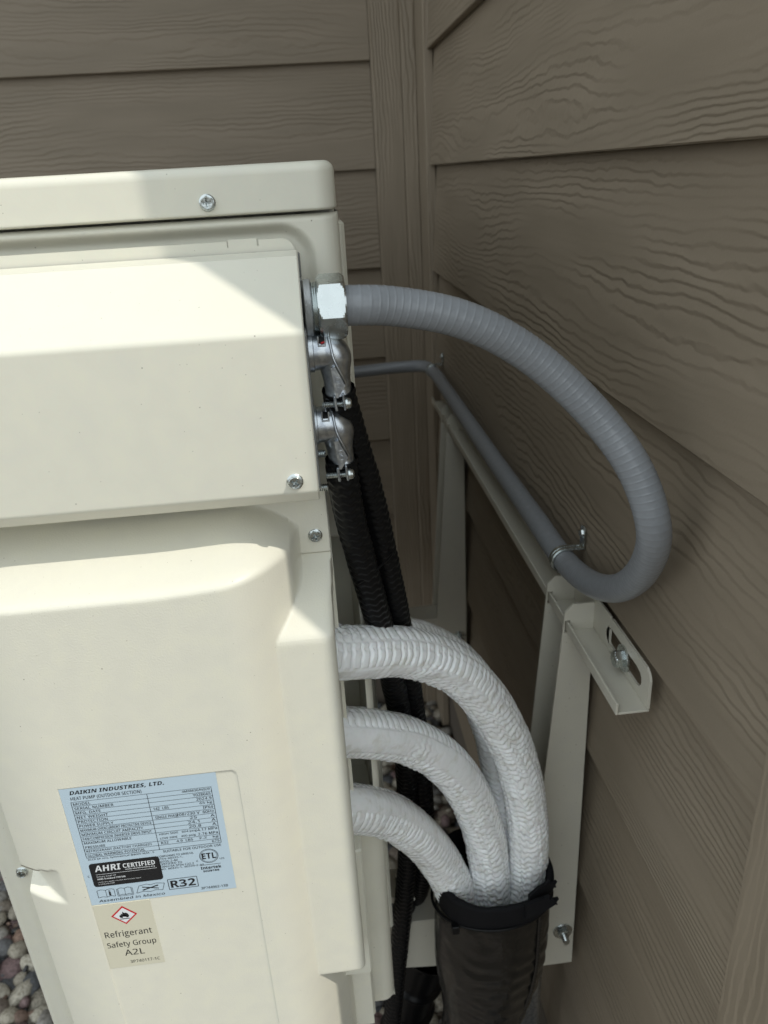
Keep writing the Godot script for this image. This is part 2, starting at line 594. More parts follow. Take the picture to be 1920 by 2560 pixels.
# ------------------------------------------------------------------ house
func plank_mesh(length: float, m: Material, u0: float) -> ArrayMesh:
	# local: x along the wall, y up from the butt edge, +z out of the wall
	var mb := MB.new()
	var hgt := LAP + 0.03
	var th := 0.0105
	var zt := -0.0145     # the top lies behind the next plank
	var e := 0.0012
	var prof := [Vector2(0.0, -th), Vector2(0.0, -e), Vector2(e, 0.0), Vector2(hgt, zt), Vector2(hgt, zt - th)]
	for k in prof.size() - 1:
		var a: Vector2 = prof[k]
		var b: Vector2 = prof[k + 1]
		var base := mb.v.size()
		var nn := Vector3(0, -(b.y - a.y), b.x - a.x).normalized()
		for q in [[0.0, a], [length, a], [length, b], [0.0, b]]:
			mb.vert(Vector3(q[0], q[1].x, q[1].y), nn, Vector2(u0 + q[0] / 1.45, 1.0 - q[1].x / 0.22))
		mb.ix.append_array([base, base + 2, base + 1, base, base + 3, base + 2])
	for s in [0.0, length]:
		mb.poly([Vector3(s, 0, -th), Vector3(s, 0, 0), Vector3(s, hgt, zt), Vector3(s, hgt, zt - th)], Vector3(-1 if s == 0.0 else 1, 0, 0))
	return mb.mesh(m)

func board(lo: Vector3, hi: Vector3, along: int, u0: float) -> MB:
	# a trim board whose grain runs along one axis
	var mb := MB.new()
	mb.box(lo, hi, 0.0015)
	for i in mb.v.size():
		var p := mb.v[i]
		var o := [0, 1, 2]
		o.erase(along)
		var nn := mb.n[i]
		var w := p[o[0]] if absf(nn[o[0]]) < absf(nn[o[1]]) else p[o[1]]
		mb.t[i] = Vector2(p[along] + u0, w / 0.1 + u0 * 3.0)
	return mb

func build_house() -> void:
	var h := thing("house", "taupe lap sided house wall wrapping round the inside corner behind the heat pump", "house", Vector3(0.3, GROUND, BACK_Z))
	var top := 1.75
	var x_end := 0.258       # sheathing behind the side wall's planks
	var z_front := -0.222    # sheathing of the wall that faces forward
	var back := MB.new()
	back.box(Vector3(-3.2, GROUND - 0.03, BACK_Z - 0.18), Vector3(x_end, top, BACK_Z - 0.0125), 0.002)
	var bw := part(h, "back_wall", back, M.sheathing)
	var side := MB.new()
	side.box(Vector3(x_end + 0.001, GROUND - 0.03, BACK_Z - 0.18), Vector3(x_end + 0.16, top, z_front - 0.0125), 0.002)
	var sw := part(h, "side_wall", side, M.sheathing)
	var front := MB.new()
	front.box(Vector3(x_end + 0.161, GROUND - 0.03, z_front - 0.16), Vector3(3.4, top, z_front - 0.0125), 0.002)
	var fw := part(h, "front_wall", front, M.sheathing)
	var tm := MB.new()
	# planks
	var k0 := int(ceil((GROUND + 0.04 - LAP0) / LAP))
	var k1 := int(floor((top - 0.21 - LAP0) / LAP))
	var side_len := (-0.333) - (-1.563)
	var ms := []
	var mb_ := []
	var mf := []
	for v in 3:
		ms.push_back(plank_mesh(side_len, M["siding%d" % v], 0.05 * v))
		mb_.push_back(plank_mesh(3.154, M["siding%d" % v], 0.30 + 0.23 * v))
		mf.push_back(plank_mesh(2.9, M["siding%d" % v], 0.23 * v))
	for k in range(k0, k1 + 1):
		var y := LAP0 + LAP * k
		var v := posmod(k * 2 + 1, 3)
		# side wall faces -x: local x runs towards the lens (+z)
		put(sw, "siding_plank", ms[v], Transform3D(Basis(Vector3(0, 0, 1), Vector3.UP, Vector3(-1, 0, 0)), Vector3(SIDE_X, y + rng.randf_range(-0.0006, 0.0006), -1.563)))
		put(bw, "siding_plank", mb_[posmod(v + 1, 3)], Transform3D(Basis(), Vector3(-3.0, y, BACK_Z)))
		put(fw, "siding_plank", mf[posmod(v + 2, 3)], Transform3D(Basis(), Vector3(0.36, y, z_front)))
	# eaves: soffit boards and a fascia over both walls
	var so := MB.new()
	so.box(Vector3(-0.105, top + 0.001, -1.90), Vector3(3.4, top + 0.020, 0.135), 0.002)
	so.box(Vector3(-3.2, top + 0.001, -1.90), Vector3(-0.106, top + 0.020, -1.33), 0.002)
	var rf := part(h, "roof", so, M.sheathing)
	var fa := MB.new()
	fa.box(Vector3(-0.125, top - 0.01, -1.329), Vector3(-0.1055, top + 0.15, 0.155), 0.002)
	fa.box(Vector3(-3.2, top - 0.01, -1.329), Vector3(-0.1255, top + 0.15, -1.31), 0.002)
	fa.box(Vector3(-0.105, top - 0.01, 0.136), Vector3(3.4, top + 0.15, 0.155), 0.002)
	part(h, "fascia", fa, M.trim, rf)
	var sl := MB.new()
	sl.box(Vector3(-0.105, top + 0.021, -1.90), Vector3(3.4, top + 0.15, 0.134), 0.002)
	sl.box(Vector3(-3.2, top + 0.021, -1.90), Vector3(-0.106, top + 0.15, -1.332), 0.002)
	part(h, "roof_deck", sl, M.sheathing, rf)
	# inside corner: a face board, a narrow post and a board on the side wall
	part(h, "corner_trim", board(Vector3(0.155, GROUND, BACK_Z - 0.012), Vector3(0.2118, top, BACK_Z + 0.014), 1, 0.3), M.trim)
	part(h, "corner_post", board(Vector3(0.212, GROUND, BACK_Z - 0.012), Vector3(0.2385, top, BACK_Z + 0.022), 1, 0.7), M.trim)
	part(h, "corner_trim", board(Vector3(0.2390, GROUND, BACK_Z - 0.012), Vector3(0.2565, top, -1.5635), 1, 0.1), M.trim)
	# outside corner
	part(h, "corner_trim", board(Vector3(0.2395, GROUND, -0.3325), Vector3(0.2570, top, -0.2335), 1, 0.55), M.trim)
	part(h, "corner_trim", board(Vector3(0.2395, GROUND, -0.2330), Vector3(0.3560, top, -0.2145), 1, 0.85), M.trim)

# ------------------------------------------------------------------ heat pump
func screw(root: Node3D, parent: Node, at: Vector3, axis: Vector3, turn: float, s := 1.0) -> MeshInstance3D:
	var mb := MB.new()
	var xf := frame_axis(at, axis)
	xf.basis = xf.basis.scaled_local(Vector3(s, s, s))
	var r := 0.0056
	mb.polar(xf, [[0, r, 0.0], [0, r, 0.0007], [0, r - 0.0006, 0.0012], [0, 0.0046, 0.0014], [6, 0.0046, 0.0016], [6, 0.0046, 0.0036, 0.0046], [6, 0.0046, 0.0041, 0.0040], [0, 0.0036, 0.0041], [0, 0.0034, 0.0037], [-1, 0.0028, 0.0036], [-1, 0.0022, 0.0006], [0, 0.0001, 0.0002]], 48, turn)
	return part(root, "screw", mb, M.zinc, parent)

func sstep(a: float, b: float, x: float) -> float:
	return smoothstep(a, b, x)

func cover_z(x: float, y: float) -> float:
	# the pipe cover's face over the end panel, as depth z
	var m := -0.4130
	if x < -0.190: m -= 0.015 * pow((-0.190 - x) / 0.0505, 2.0)
	if x > -0.072: m -= 0.0155 * pow((x + 0.072) / 0.0297, 2.2)
	# hand recess: roll and sloping ledge
	var yl := y - 0.0045 * sstep(-0.12, -0.03, x)
	if yl > -0.2272:
		var d := yl + 0.2272
		if d < 0.0075: m -= 0.0105 * pow(d / 0.0075, 2.0)
		else: m -= 0.0105 + (d - 0.0075) * 2.35
		m = maxf(m, -0.4915)
	# label panel, a shallow sunk field
	var px := minf(x + 0.1946, -0.0770 - x)
	var py := -0.3605 - y
	var cr := 0.006
	var sd := minf(px, py)
	if px < cr and py < cr and x > -0.15: sd = cr - Vector2(cr - px, cr - py).length()
	m -= 0.0008 * sstep(0.0, 0.0006, sd)
	# screw pocket on the left
	var t := (x + 0.2405) / 0.0300
	if t < 1.0:
		var up := lerpf(-0.4385, -0.4340, t) - 0.007 * t * (1.0 - t)
		var lo := lerpf(-0.4640, -0.4660, t) - 0.003 * t * (1.0 - t)
		var dp := 0.016 * (1.0 - t) * (1.0 - t * 0.2)
		m -= dp * sstep(up, up - 0.0012, y) * sstep(lo - 0.0005, lo + 0.0095 * (1.0 - t) + 0.0012, y)
	# plate, sloping foot and column at the right
	var right := -1.0
	if y > -0.2358: right = -0.4750
	elif y > -0.2755: right = minf(-0.4290, lerpf(-0.4770, -0.4270, (-0.2358 - y) / 0.0397))
	elif y > -0.5980: right = -0.4290
	var soft := clampf(1.0 - absf(y + 0.2740) / 0.0050, 0.0, 1.0)
	if y < -0.2358: right -= 0.0012 * soft * soft
	if y < -0.5935 and y > -0.5980: right -= 0.0045 * (1.0 - sqrt(maxf(0.0, 1.0 - pow((-0.5935 - y) / 0.0045, 2.0))))
	var xr := lerpf(-0.0008, -0.0035, sstep(-0.2358, -0.2735, y))
	if right > -0.9 and x > -0.0600:
		if y > -0.2580:
			if right < m: m = lerpf(m, right, sstep(-0.0275, -0.0212, x))
			else: m = right
		else: m = maxf(m, right) if x < -0.0212 else right
		# rounded outer edge
		var e := 0.0060
		var k := clampf((x - xr + e) / e, 0.0, 1.0)
		if y < -0.2358: m -= e * (1.0 - sqrt(maxf(0.0, 1.0 - k * k))) * sstep(-0.2358, -0.2600, y)
		if x > xr: m = -0.4800
	elif right < -0.9 and x > -0.0195:
		m = lerpf(m, -0.4790, sstep(-0.0195, -0.0170, x))
	return m

func lines_of(lo: float, hi: float, step: float, extra: Array) -> PackedFloat32Array:
	var a := []
	var k := int(ceil((hi - lo) / step))
	for i in k + 1: a.push_back(lerpf(lo, hi, float(i) / k))
	for e in extra:
		a.push_back(e - 0.00012); a.push_back(e + 0.00012)
	a.sort()
	return PackedFloat32Array(a)

func build_unit() -> void:
	var hp := thing("heat_pump", "cream outdoor heat pump with a wiring cover and a pipe cover on its end", "heat pump", Vector3(-0.14, -0.78, -0.96))
	# casing
	var mb := MB.new()
	rounded_loft(mb, -0.303, 0.0225, -1.42, -0.5750, 0.004, [[0.004, -0.748], [0.001, -0.7475], [0.0, -0.745], [0.0, -0.744], [0.0, -0.4], [0.0, -0.0215], [0.0, -0.0205]])
	var low := []
	mb.poly([Vector3(-0.29, -0.7479, -1.41), Vector3(0.012, -0.7479, -1.41), Vector3(0.012, -0.7479, -0.52), Vector3(-0.29, -0.7479, -0.52)], Vector3.DOWN)
	part(hp, "casing", mb, M.cream)
	# lid
	mb = MB.new()
	var rg := [[0.006, -0.0185], [0.0012, -0.0195], [0.0, -0.0185], [0.0, -0.0175], [0.0, -0.008], [0.0, 0.0018]]
	for i in 8:
		var a := PI * 0.5 * (i + 1) / 8.0
		rg.push_back([0.006 * (1.0 - cos(a)), 0.002 + 0.006 * sin(a)])
	rg.push_back([0.02, 0.0082])
	rg.push_back([0.10, 0.0088])
	rounded_loft(mb, -0.3055, 0.0215, -1.425, -0.5, 0.013, rg)
	var lid := part(hp, "lid", mb, M.cream)
	screw(hp, lid, Vector3(-0.0551, -0.0116, -0.5), Vector3(0, 0, 1), 0.5, 0.87)
	# pressed end panel with a raised border
	mb = MB.new()
	var xs := lines_of(-0.3055, 0.0222, 0.004, [])
	xs.append_array(PackedFloat32Array([]))
	var ex := []
	for q in 10: ex.push_back(0.0222 - 0.012 * (1.0 - cos(PI * 0.5 * q / 9.0)))
	for q in 10: ex.push_back(-0.3055 + 0.007 * (1.0 - cos(PI * 0.5 * q / 9.0)))
	for q in 16: ex.push_back(-0.012 + 0.0016 * q)
	for q in [-0.0345, -0.033, -0.032, -0.0305, 0.0130, 0.0140, 0.0155, 0.0165]: ex.push_back(q)
	var xl := []
	for q in xs: xl.push_back(q)
	xl.append_array(ex)
	xl.sort()
	var yl := []
	for q in lines_of(-0.747, -0.0212, 0.008, []): yl.push_back(q)
	for q in 30: yl.push_back(-0.0212 - 0.0011 * q)
	for q in [-0.506, -0.504, -0.502, -0.4995, -0.2455, -0.2440, -0.2425, -0.2395, -0.19, -0.193, -0.196, -0.2]: yl.push_back(q)
	yl.sort()
	var pts := PackedVector3Array()
	for y in yl:
		for x in xl:
			var ed: float = 0.0222 - x
			var el: float = x + 0.3055
			var z := -0.5035
			if ed < 0.012: z -= 0.012 - sqrt(maxf(0.0, 0.000144 - pow(0.012 - ed, 2.0)))
			if el < 0.007: z -= 0.007 - sqrt(maxf(0.0, 0.000049 - pow(0.007 - el, 2.0)))
			z -= 0.0025 * sstep(0.016, 0.011, el)
			var top: float = -0.0212 - y
			if top < 0.004: z -= 0.004 - sqrt(maxf(0.0, 0.000016 - pow(0.004 - top, 2.0)))
			# sunk field
			var dx: float = 0.0045 - x
			var dy: float = -0.0275 - y
			var dd := minf(dx, dy)
			if dx < 0.02 and dy < 0.02: dd = 0.02 - Vector2(0.02 - dx, 0.02 - dy).length()
			z -= 0.0065 * sstep(-0.003, 0.005, dd) * sstep(-0.20, -0.19, y)
			# the stop valves sit in a deep recess behind the pipe cover
			z -= 0.056 * sstep(-0.034, -0.031, x) * sstep(0.0160, 0.0135, x) * sstep(-0.505, -0.500, y) * sstep(-0.240, -0.245, y)
			pts.push_back(Vector3(x, y, z))
	mb.grid(xl.size(), yl.size(), pts, false)
	for q in [[-0.3055, -1.0], [0.0222, 1.0]]:
		mb.poly([Vector3(q[0], -0.747, -0.515), Vector3(q[0], -0.0212, -0.515), Vector3(q[0], -0.0212, -0.576), Vector3(q[0], -0.747, -0.576)], Vector3(q[1], 0, 0))
	mb.poly([Vector3(-0.3055, -0.747, -0.508), Vector3(0.0222, -0.747, -0.508), Vector3(0.0222, -0.747, -0.576), Vector3(-0.3055, -0.747, -0.576)], Vector3.DOWN)
	part(hp, "end_panel", mb, M.cream)
	# fan guard on the unit's broad front, which faces away from the wall
	mb = MB.new()
	for r in [0.05, 0.085, 0.12, 0.155, 0.19, 0.225, 0.26]:
		var lp := PackedVector3Array()
		for i in 49: lp.push_back(Vector3(-0.3125, -0.375 + r * sin(TAU * i / 48.0), -1.03 + r * cos(TAU * i / 48.0)))
		tube(mb, lp, 0.0025, 8)
	for i in 12:
		var d := Vector3(0, sin(TAU * i / 12.0), cos(TAU * i / 12.0))
		var c0 := Vector3(-0.3105, -0.375, -1.03)
		tube(mb, PackedVector3Array([c0 + d * 0.045, c0 + d * 0.15, c0 + d * 0.272]), 0.0028, 8)
	part(hp, "fan_guard", mb, M.cream)
	mb = MB.new()
	mb.lathe(Transform3D(Basis(Vector3(0, 1, 0), Vector3(-1, 0, 0), Vector3(0, 0, 1)), Vector3(-0.3032, -0.375, -1.03)), [Vector2(0.274, 0.0), Vector2(0.272, 0.006), Vector2(0.266, 0.006), Vector2(0.262, 0.0004), Vector2(0.0001, 0.0004)], 64)
	part(hp, "fan_opening", mb, M.rubber)
	# strip of the rear guard
	mb = MB.new()
	mb.box(Vector3(0.0150, -0.74, -0.640), Vector3(0.0285, -0.03, -0.575), 0.002)
	part(hp, "rear_guard", mb, M.cream)
	# lower valve panel beside the pipe cover
	mb = MB.new()
	mb.box(Vector3(-0.235, -0.7465, -0.5030), Vector3(0.0015, -0.505, -0.4895), 0.0015)
	part(hp, "valve_panel", mb, M.cream)
	mb = MB.new()
	mb.box(Vector3(-0.030, -0.647, -0.485), Vector3(0.0017, -0.5, -0.462), 0.0015)
	part(hp, "cover_flange", mb, M.cream)
	build_wiring_cover(hp)
	# pipe cover
	mb = MB.new()
	var cx := lines_of(-0.2405, -0.0005, 0.0016, [-0.2402, -0.2398, -0.0423, -0.0212, -0.0275, -0.0170, -0.1946, -0.0770, -0.0035, -0.0042, -0.0050, -0.0060, -0.0008])
	var cy := lines_of(-0.742, -0.1905, 0.0017, [-0.2358, -0.5980, -0.5975, -0.5968, -0.5955, -0.3605, -0.2755, -0.2580])
	pts = PackedVector3Array()
	var nx := cx.size() + 2
	for y in cy:
		pts.push_back(Vector3(-0.2407, y, -0.504))
		for x in cx: pts.push_back(Vector3(x, y, cover_z(x, y)))
		pts.push_back(Vector3(-0.0004, y, -0.480))
	mb.grid(nx, cy.size(), pts, false)
	var pc := part(hp, "pipe_cover", mb, M.plastic)
	screw(hp, pc, Vector3(-0.0107, -0.2227, -0.4752), Vector3(0, 0, 1), 0.2, 0.87)
	screw(hp, hp.get_node("end_panel"), Vector3(-0.2838, -0.5225, -0.5040), Vector3(0, 0, 1), 0.9, 0.9)

func build_wiring_cover(hp: Node3D) -> void:
	var mb := MB.new()
	var x0 := -0.296
	var x1 := -0.0047
	# profile (z, y) from the top strip round to the underside
	var prof := [Vector2(-0.4920, -0.0405), Vector2(-0.4760, -0.0424)]
	for i in 9:   # crease between the slope and the face
		var a := i / 8.0
		var p0 := Vector2(-0.4290, -0.0758)
		var p1 := Vector2(-0.4268, -0.0776)
		var p2 := Vector2(-0.4270, -0.0805)
		prof.push_back(p0.lerp(p1, a).lerp(p1.lerp(p2, a), a))
	for i in 5:
		var a := i / 4.0
		prof.push_back(Vector2(-0.4270, -0.1700).lerp(Vector2(-0.4270, -0.1715), a).lerp(Vector2(-0.4270, -0.1715).lerp(Vector2(-0.4278, -0.1726), a), a))
	prof.append_array([Vector2(-0.4330, -0.1790), Vector2(-0.4345, -0.1800), Vector2(-0.4920, -0.1800)])
	var c := 0.0008
	for k in prof.size() - 1:
		var a: Vector2 = prof[k]
		var b: Vector2 = prof[k + 1]
		var e := (b - a).normalized()
		var nn := Vector3(0, e.x, -e.y)
		var sm0 := nn
		var sm1 := nn
		if k > 1 and k < 15:
			if k > 0:
				var q: Vector2 = (a - prof[k - 1]).normalized()
				if q.dot(e) > 0.8: sm0 = (nn + Vector3(0, q.x, -q.y)).normalized()
			var w: Vector2 = (prof[k + 2] - b).normalized()
			if w.dot(e) > 0.8: sm1 = (nn + Vector3(0, w.x, -w.y)).normalized()
		var base := mb.v.size()
		mb.vert(Vector3(x0, a.y, a.x), sm0); mb.vert(Vector3(x1 - c, a.y, a.x), sm0)
		mb.vert(Vector3(x0, b.y, b.x), sm1); mb.vert(Vector3(x1 - c, b.y, b.x), sm1)
		mb.ix.append_array([base, base + 1, base + 2, base + 1, base + 3, base + 2])
		# softened right edge
		mb.poly([Vector3(x1 - c, a.y, a.x), Vector3(x1, a.y, a.x) - nn * c, Vector3(x1, b.y, b.x) - nn * c, Vector3(x1 - c, b.y, b.x)], nn + Vector3(1, 0, 0))
	var end := PackedVector2Array()
	for p in prof: end.push_back(Vector2(p.x, p.y))
	var tr := Geometry2D.triangulate_polygon(end)
	for i in range(0, tr.size(), 3):
		var q := []
		for j in 3: q.push_back(Vector3(x1 - 0.0009, end[tr[i + j]].y, end[tr[i + j]].x))
		mb.poly(q, Vector3(1, 0, 0))
	var wc := part(hp, "wiring_cover", mb, M.cream)
	# flange that lies on the end panel, with a snap tab
	mb = MB.new()
	var f := PackedVector2Array([Vector2(x0, -0.0432), Vector2(-0.0062, -0.0432)])
	for i in 7:
		var a := PI * 0.5 * i / 6.0
		f.push_back(Vector2(-0.0062 - 0.008 + 0.008 * cos(a), -0.0415 + 0.008 * sin(a)))
	f.append_array([Vector2(-0.0275, -0.0335), Vector2(-0.0275, -0.0368), Vector2(-0.0285, -0.0368), Vector2(-0.0285, -0.0326), Vector2(-0.0455, -0.0326), Vector2(-0.0455, -0.0370), Vector2(-0.0462, -0.0370), Vector2(-0.0462, -0.0335), Vector2(x0, -0.0335)])
	mb.prism(f, -0.4965, -0.4938, Transform3D())
	part(hp, "flange", mb, M.cream, wc)
	# lip under the cover
	mb = MB.new()
	mb.prism(PackedVector2Array([Vector2(-0.1830, -0.181), Vector2(-0.036, -0.181), Vector2(-0.055, -0.1905), Vector2(-0.1720, -0.1905)]), -0.470, -0.4645, Transform3D())
	part(hp, "grip_lip", mb, M.cream, wc)
	screw(hp, wc, Vector3(-0.0182, -0.1641, -0.427), Vector3(0, 0, 1), 1.15, 0.87)
	# galvanised terminal plate behind its open end
	mb = MB.new()
	mb.box(Vector3(-0.0085, -0.1760, -0.4930), Vector3(-0.0036, -0.0800, -0.4420), 0.0005)
	mb.box(Vector3(-0.0085, -0.0799, -0.4930), Vector3(-0.0036, -0.0562, -0.4780), 0.0005)
	mb.box(Vector3(-0.0062, -0.0560, -0.4930), Vector3(-0.0036, -0.0420, -0.4890), 0.0005)
	part(hp, "terminal_plate", mb, M.rough_cast)
	mb = MB.new()
	for y in [-0.1590, -0.1815]:
		var pr := []
		for i in 13: pr.push_back(Vector2(0.0019 if i % 2 == 0 else 0.0024, 0.0006 * i))
		pr.push_back(Vector2(0.0001, 0.0074))
		mb.lathe(Transform3D(Basis(Vector3(0, 0, 1), Vector3(1, 0, 0), Vector3(0, 1, 0)), Vector3(-0.0062, y, -0.4575)), pr, 20)
	part(hp, "terminal_screw", mb, M.zinc)

# ------------------------------------------------------------------ labels
func build_labels() -> void:
	var hp: Node3D = get_node("heat_pump")
	var sans := SystemFont.new()
	sans.font_names = PackedStringArray(["Droid Sans"])
	var bold := SystemFont.new()
	bold.font_names = PackedStringArray(["Droid Sans"])
	bold.font_weight = 700
	var X := -0.1939
	var Y := -0.3596
	var W := 0.1027
	var H := 0.1093
	var zb := -0.4134
	var zi := zb + 0.0002
	var base := MB.new()
	base.box(Vector3(X, Y - H, zb - 0.0006), Vector3(X + W, Y, zb), 0.0)
	var ink := MB.new()
	var wi := MB.new()
	var put_text := func(b: MB, s: String, u: float, v: float, w: float, h: float, font: Font, z: float, sl := 0.0) -> void:
		b.text(s, font, X + u * W, Y - (v + h) * H, w * W, h * H, z, sl)
	put_text.call(ink, "DAIKIN INDUSTRIES, LTD.", 0.06, 0.035, 0.60, 0.034, bold, zi, 0.25)
	put_text.call(ink, "HEAT PUMP (OUTDOOR SECTION)", 0.06, 0.083, 0.45, 0.030, sans, zi)
	var rows := [["MODEL", 0.11, "", "4MXM36AVJU9"], ["SERIAL NUMBER", 0.25, "", "Y028665"], ["MFG. DATE", 0.16, "", "2024.9"], ["NET WEIGHT", 0.20, "142  LBS", "65 kg"], ["PROTECTION", 0.19, "", "IPX4"], ["POWER SUPPLY", 0.22, "SINGLE PHASE", "208/230 V  60Hz"], ["MAXIMUM OVERCURRENT PROTECTIVE DEVICE", 0.46, "", "25       A"], ["MINIMUM CIRCUIT AMPACITY", 0.40, "", "24.1      A"], ["FAN/COMPRESSOR INVERTER DRIVE INPUT", 0.45, "", "20.8      A"], ["MAXIMUM ALLOWABLE", 0.31, "HIGH SIDE   604 psig", "4.17 MPa"], ["PRESSURE", 0.13, "LOW SIDE   400 psig", "2.76 MPa"], ["REFRIGERANT (FACTORY CHARGED)", 0.43, "R32      4.9  LBS", "2.2   kg"], ["GLOBAL WARMING POTENTIAL", 0.38, "", "675"]]
	var t0 := 0.122
	var rh := 0.0356
	var ln := func(u0: float, v0: float, u1: float, v1: float, w: float) -> void:
		ink.line(Vector2(X + u0 * W, Y - v0 * H), Vector2(X + u1 * W, Y - v1 * H), w, zi)
	for i in rows.size():
		var v := t0 + rh * i
		put_text.call(ink, rows[i][0], 0.066, v + 0.008, rows[i][1], 0.0205, sans, zi)
		if rows[i][2] != "": put_text.call(ink, rows[i][2], 0.56, v + 0.008, 0.0125 * rows[i][2].length(), 0.0205, sans, zi)
		var rw: float = 0.0165 * rows[i][3].length()
		put_text.call(ink, rows[i][3], 0.945 - rw, v + 0.006, rw, 0.0215, sans, zi)
		if i != 10: ln.call(0.055, v, 0.955, v, 0.00022)
	var tb := t0 + rh * rows.size()
	ln.call(0.055, tb, 0.955, tb, 0.0003)
	for u in [0.055, 0.540, 0.955]: ln.call(u, t0, u, tb, 0.0003)
	put_text.call(ink, "SCCR kA rms, Symmetrical @600V MAX : 5", 0.06, 0.593, 0.44, 0.019, sans, zi)
	put_text.call(ink, "SUITABLE FOR OUTDOOR USE", 0.56, 0.595, 0.39, 0.020, sans, zi)
	var cert := ["CONFORMS TO ANSI/UL", "STDs 60335-1,", "60335-2-40", "CERTIFIED TO", "CAN/CSA STDs C22.2", "NO. 60335-1, 60335-2-40"]
	for i in cert.size(): put_text.call(ink, cert[i], 0.515, 0.637 + i * 0.0225, 0.0128 * cert[i].length(), 0.0165, sans, zi)
	# certification block
	var blk := []
	for q in [[0.50, 0.66, -90.0], [0.50, 0.82, 0.0], [0.075, 0.82, 90.0], [0.075, 0.66, 180.0]]:
		for i in 5:
			var a: float = deg_to_rad(-q[2] - i * 22.5 + 0.0) 
			blk.push_back(Vector2(X + (q[0] + 0.022 * cos(a)) * W, Y - (q[1] - 0.022 * sin(a)) * H))
	ink.flat(blk, zi)
	var zw := zi + 0.00012
	put_text.call(wi, "AHRI", 0.085, 0.658, 0.17, 0.052, bold, zw, 0.12)
	put_text.call(wi, "CERTIFIED", 0.275, 0.665, 0.215, 0.038, bold, zw)
	put_text.call(wi, "www.ahridirectory.org", 0.285, 0.710, 0.20, 0.014, bold, zw)
	wi.rect(X + 0.085 * W, Y - 0.7365 * H, X + 0.495 * W, Y - 0.734 * H, zw)
	put_text.call(wi, "Unitary Small HP", 0.085, 0.748, 0.13, 0.015, sans, zw)
	put_text.call(wi, "AHRI Standard 210/240", 0.085, 0.768, 0.19, 0.014, bold, zw)
	put_text.call(wi, "Certification applies only when the complete system", 0.085, 0.798, 0.29, 0.011, sans, zw)
	put_text.call(wi, "is listed with AHRI.", 0.085, 0.815, 0.11, 0.010, sans, zw)
	put_text.call(ink, "C", 0.028, 0.735, 0.014, 0.016, sans, zi)
	# round listing mark
	var cc := Vector2(X + 0.855 * W, Y - 0.688 * H)
	for rr in [0.0064, 0.0056]:
		for i in 40:
			var a := TAU * i / 40.0
			var b := TAU * (i + 1) / 40.0
			ink.line(cc + Vector2(cos(a), sin(a)) * rr, cc + Vector2(cos(b), sin(b)) * rr, 0.00036 if rr > 0.006 else 0.0002, zi)
	put_text.call(ink, "ETL", 0.808, 0.662, 0.094, 0.050, bold, zi)
	put_text.call(ink, "US", 0.925, 0.715, 0.030, 0.014, sans, zi)
	put_text.call(ink, "c", 0.765, 0.715, 0.012, 0.012, sans, zi)
	ln.call(0.785, 0.763, 0.925, 0.763, 0.0003)
	put_text.call(ink, "Intertek", 0.785, 0.775, 0.14, 0.026, bold, zi)
	put_text.call(ink, "5029186", 0.797, 0.810, 0.11, 0.016, bold, zi)
	# manual pictograms
	var book := func(u: float, w: float, v: float, h: float, dy: float) -> void:
		var a := [[0.0, 0.1], [0.25, 0.0], [0.5, 0.12], [0.75, 0.0], [1.0, 0.1], [1.0, 1.0], [0.75, 0.9], [0.5, 1.0], [0.25, 0.9], [0.0, 1.0]]
		for i in a.size():
			var p: Array = a[i]
			var q: Array = a[(i + 1) % a.size()]
			ln.call(u + p[0] * w, v + p[1] * h + dy * p[0], u + q[0] * w, v + q[1] * h + dy * q[0], 0.00028)
		ln.call(u + 0.5 * w, v + 0.12 * h + dy * 0.5, u + 0.5 * w, v + h + dy * 0.5, 0.00025)
	book.call(0.060, 0.115, 0.870, 0.070, 0.0)
	book.call(0.200, 0.090, 0.873, 0.065, 0.0)
	ln.call(0.192, 0.880, 0.192, 0.945, 0.00025)
	ln.call(0.298, 0.880, 0.298, 0.945, 0.00025)
	ln.call(0.192, 0.945, 0.298, 0.945, 0.00025)
	put_text.call(ink, "i", 0.135, 0.885, 0.014, 0.045, bold, zi)
	var mn := [[0.345, 0.877], [0.40, 0.868], [0.425, 0.878], [0.465, 0.868], [0.520, 0.878], [0.500, 0.935], [0.450, 0.928], [0.415, 0.938], [0.370, 0.928], [0.320, 0.938]]
	for i in mn.size(): ln.call(mn[i][0], mn[i][1], mn[(i + 1) % mn.size()][0], mn[(i + 1) % mn.size()][1], 0.0003)
	ln.call(0.365, 0.918, 0.475, 0.888, 0.0009)
	ln.call(0.365, 0.890, 0.475, 0.916, 0.0007)
	# R32 box
	for q in [[0.545, 0.852, 0.745, 0.852], [0.745, 0.852, 0.745, 0.942], [0.745, 0.942, 0.545, 0.942], [0.545, 0.942, 0.545, 0.852]]: ln.call(q[0], q[1], q[2], q[3], 0.0004)
	put_text.call(ink, "R32", 0.560, 0.865, 0.170, 0.064, bold, zi)
	put_text.call(ink, "3P744962-13B", 0.760, 0.955, 0.185, 0.022, sans, zi)
	put_text.call(ink, "Assembled in Mexico", 0.055, 0.957, 0.45, 0.023, sans, zi, 0.2)
	var am := base.mesh(M.blue_label)
	ink.add_to(am, M.ink)
	wi.add_to(am, M.white_ink)
	var o := put(hp, "rating_label", am, Transform3D(Basis(), -hp.position))
	o.set_meta("label", "pale blue rating label with a printed table")
	# refrigerant safety sticker
	X = -0.1938; Y = -0.4700; W = 0.0402; H = 0.0664
	base = MB.new(); ink = MB.new(); wi = MB.new()
	var red := MB.new()
	base.box(Vector3(X, Y - H, zb - 0.0006), Vector3(X + W, Y, zb - 0.0001), 0.0)
	zi = zb + 0.00005
	var dc := Vector2(X + 0.50 * W, Y - 0.185 * H)
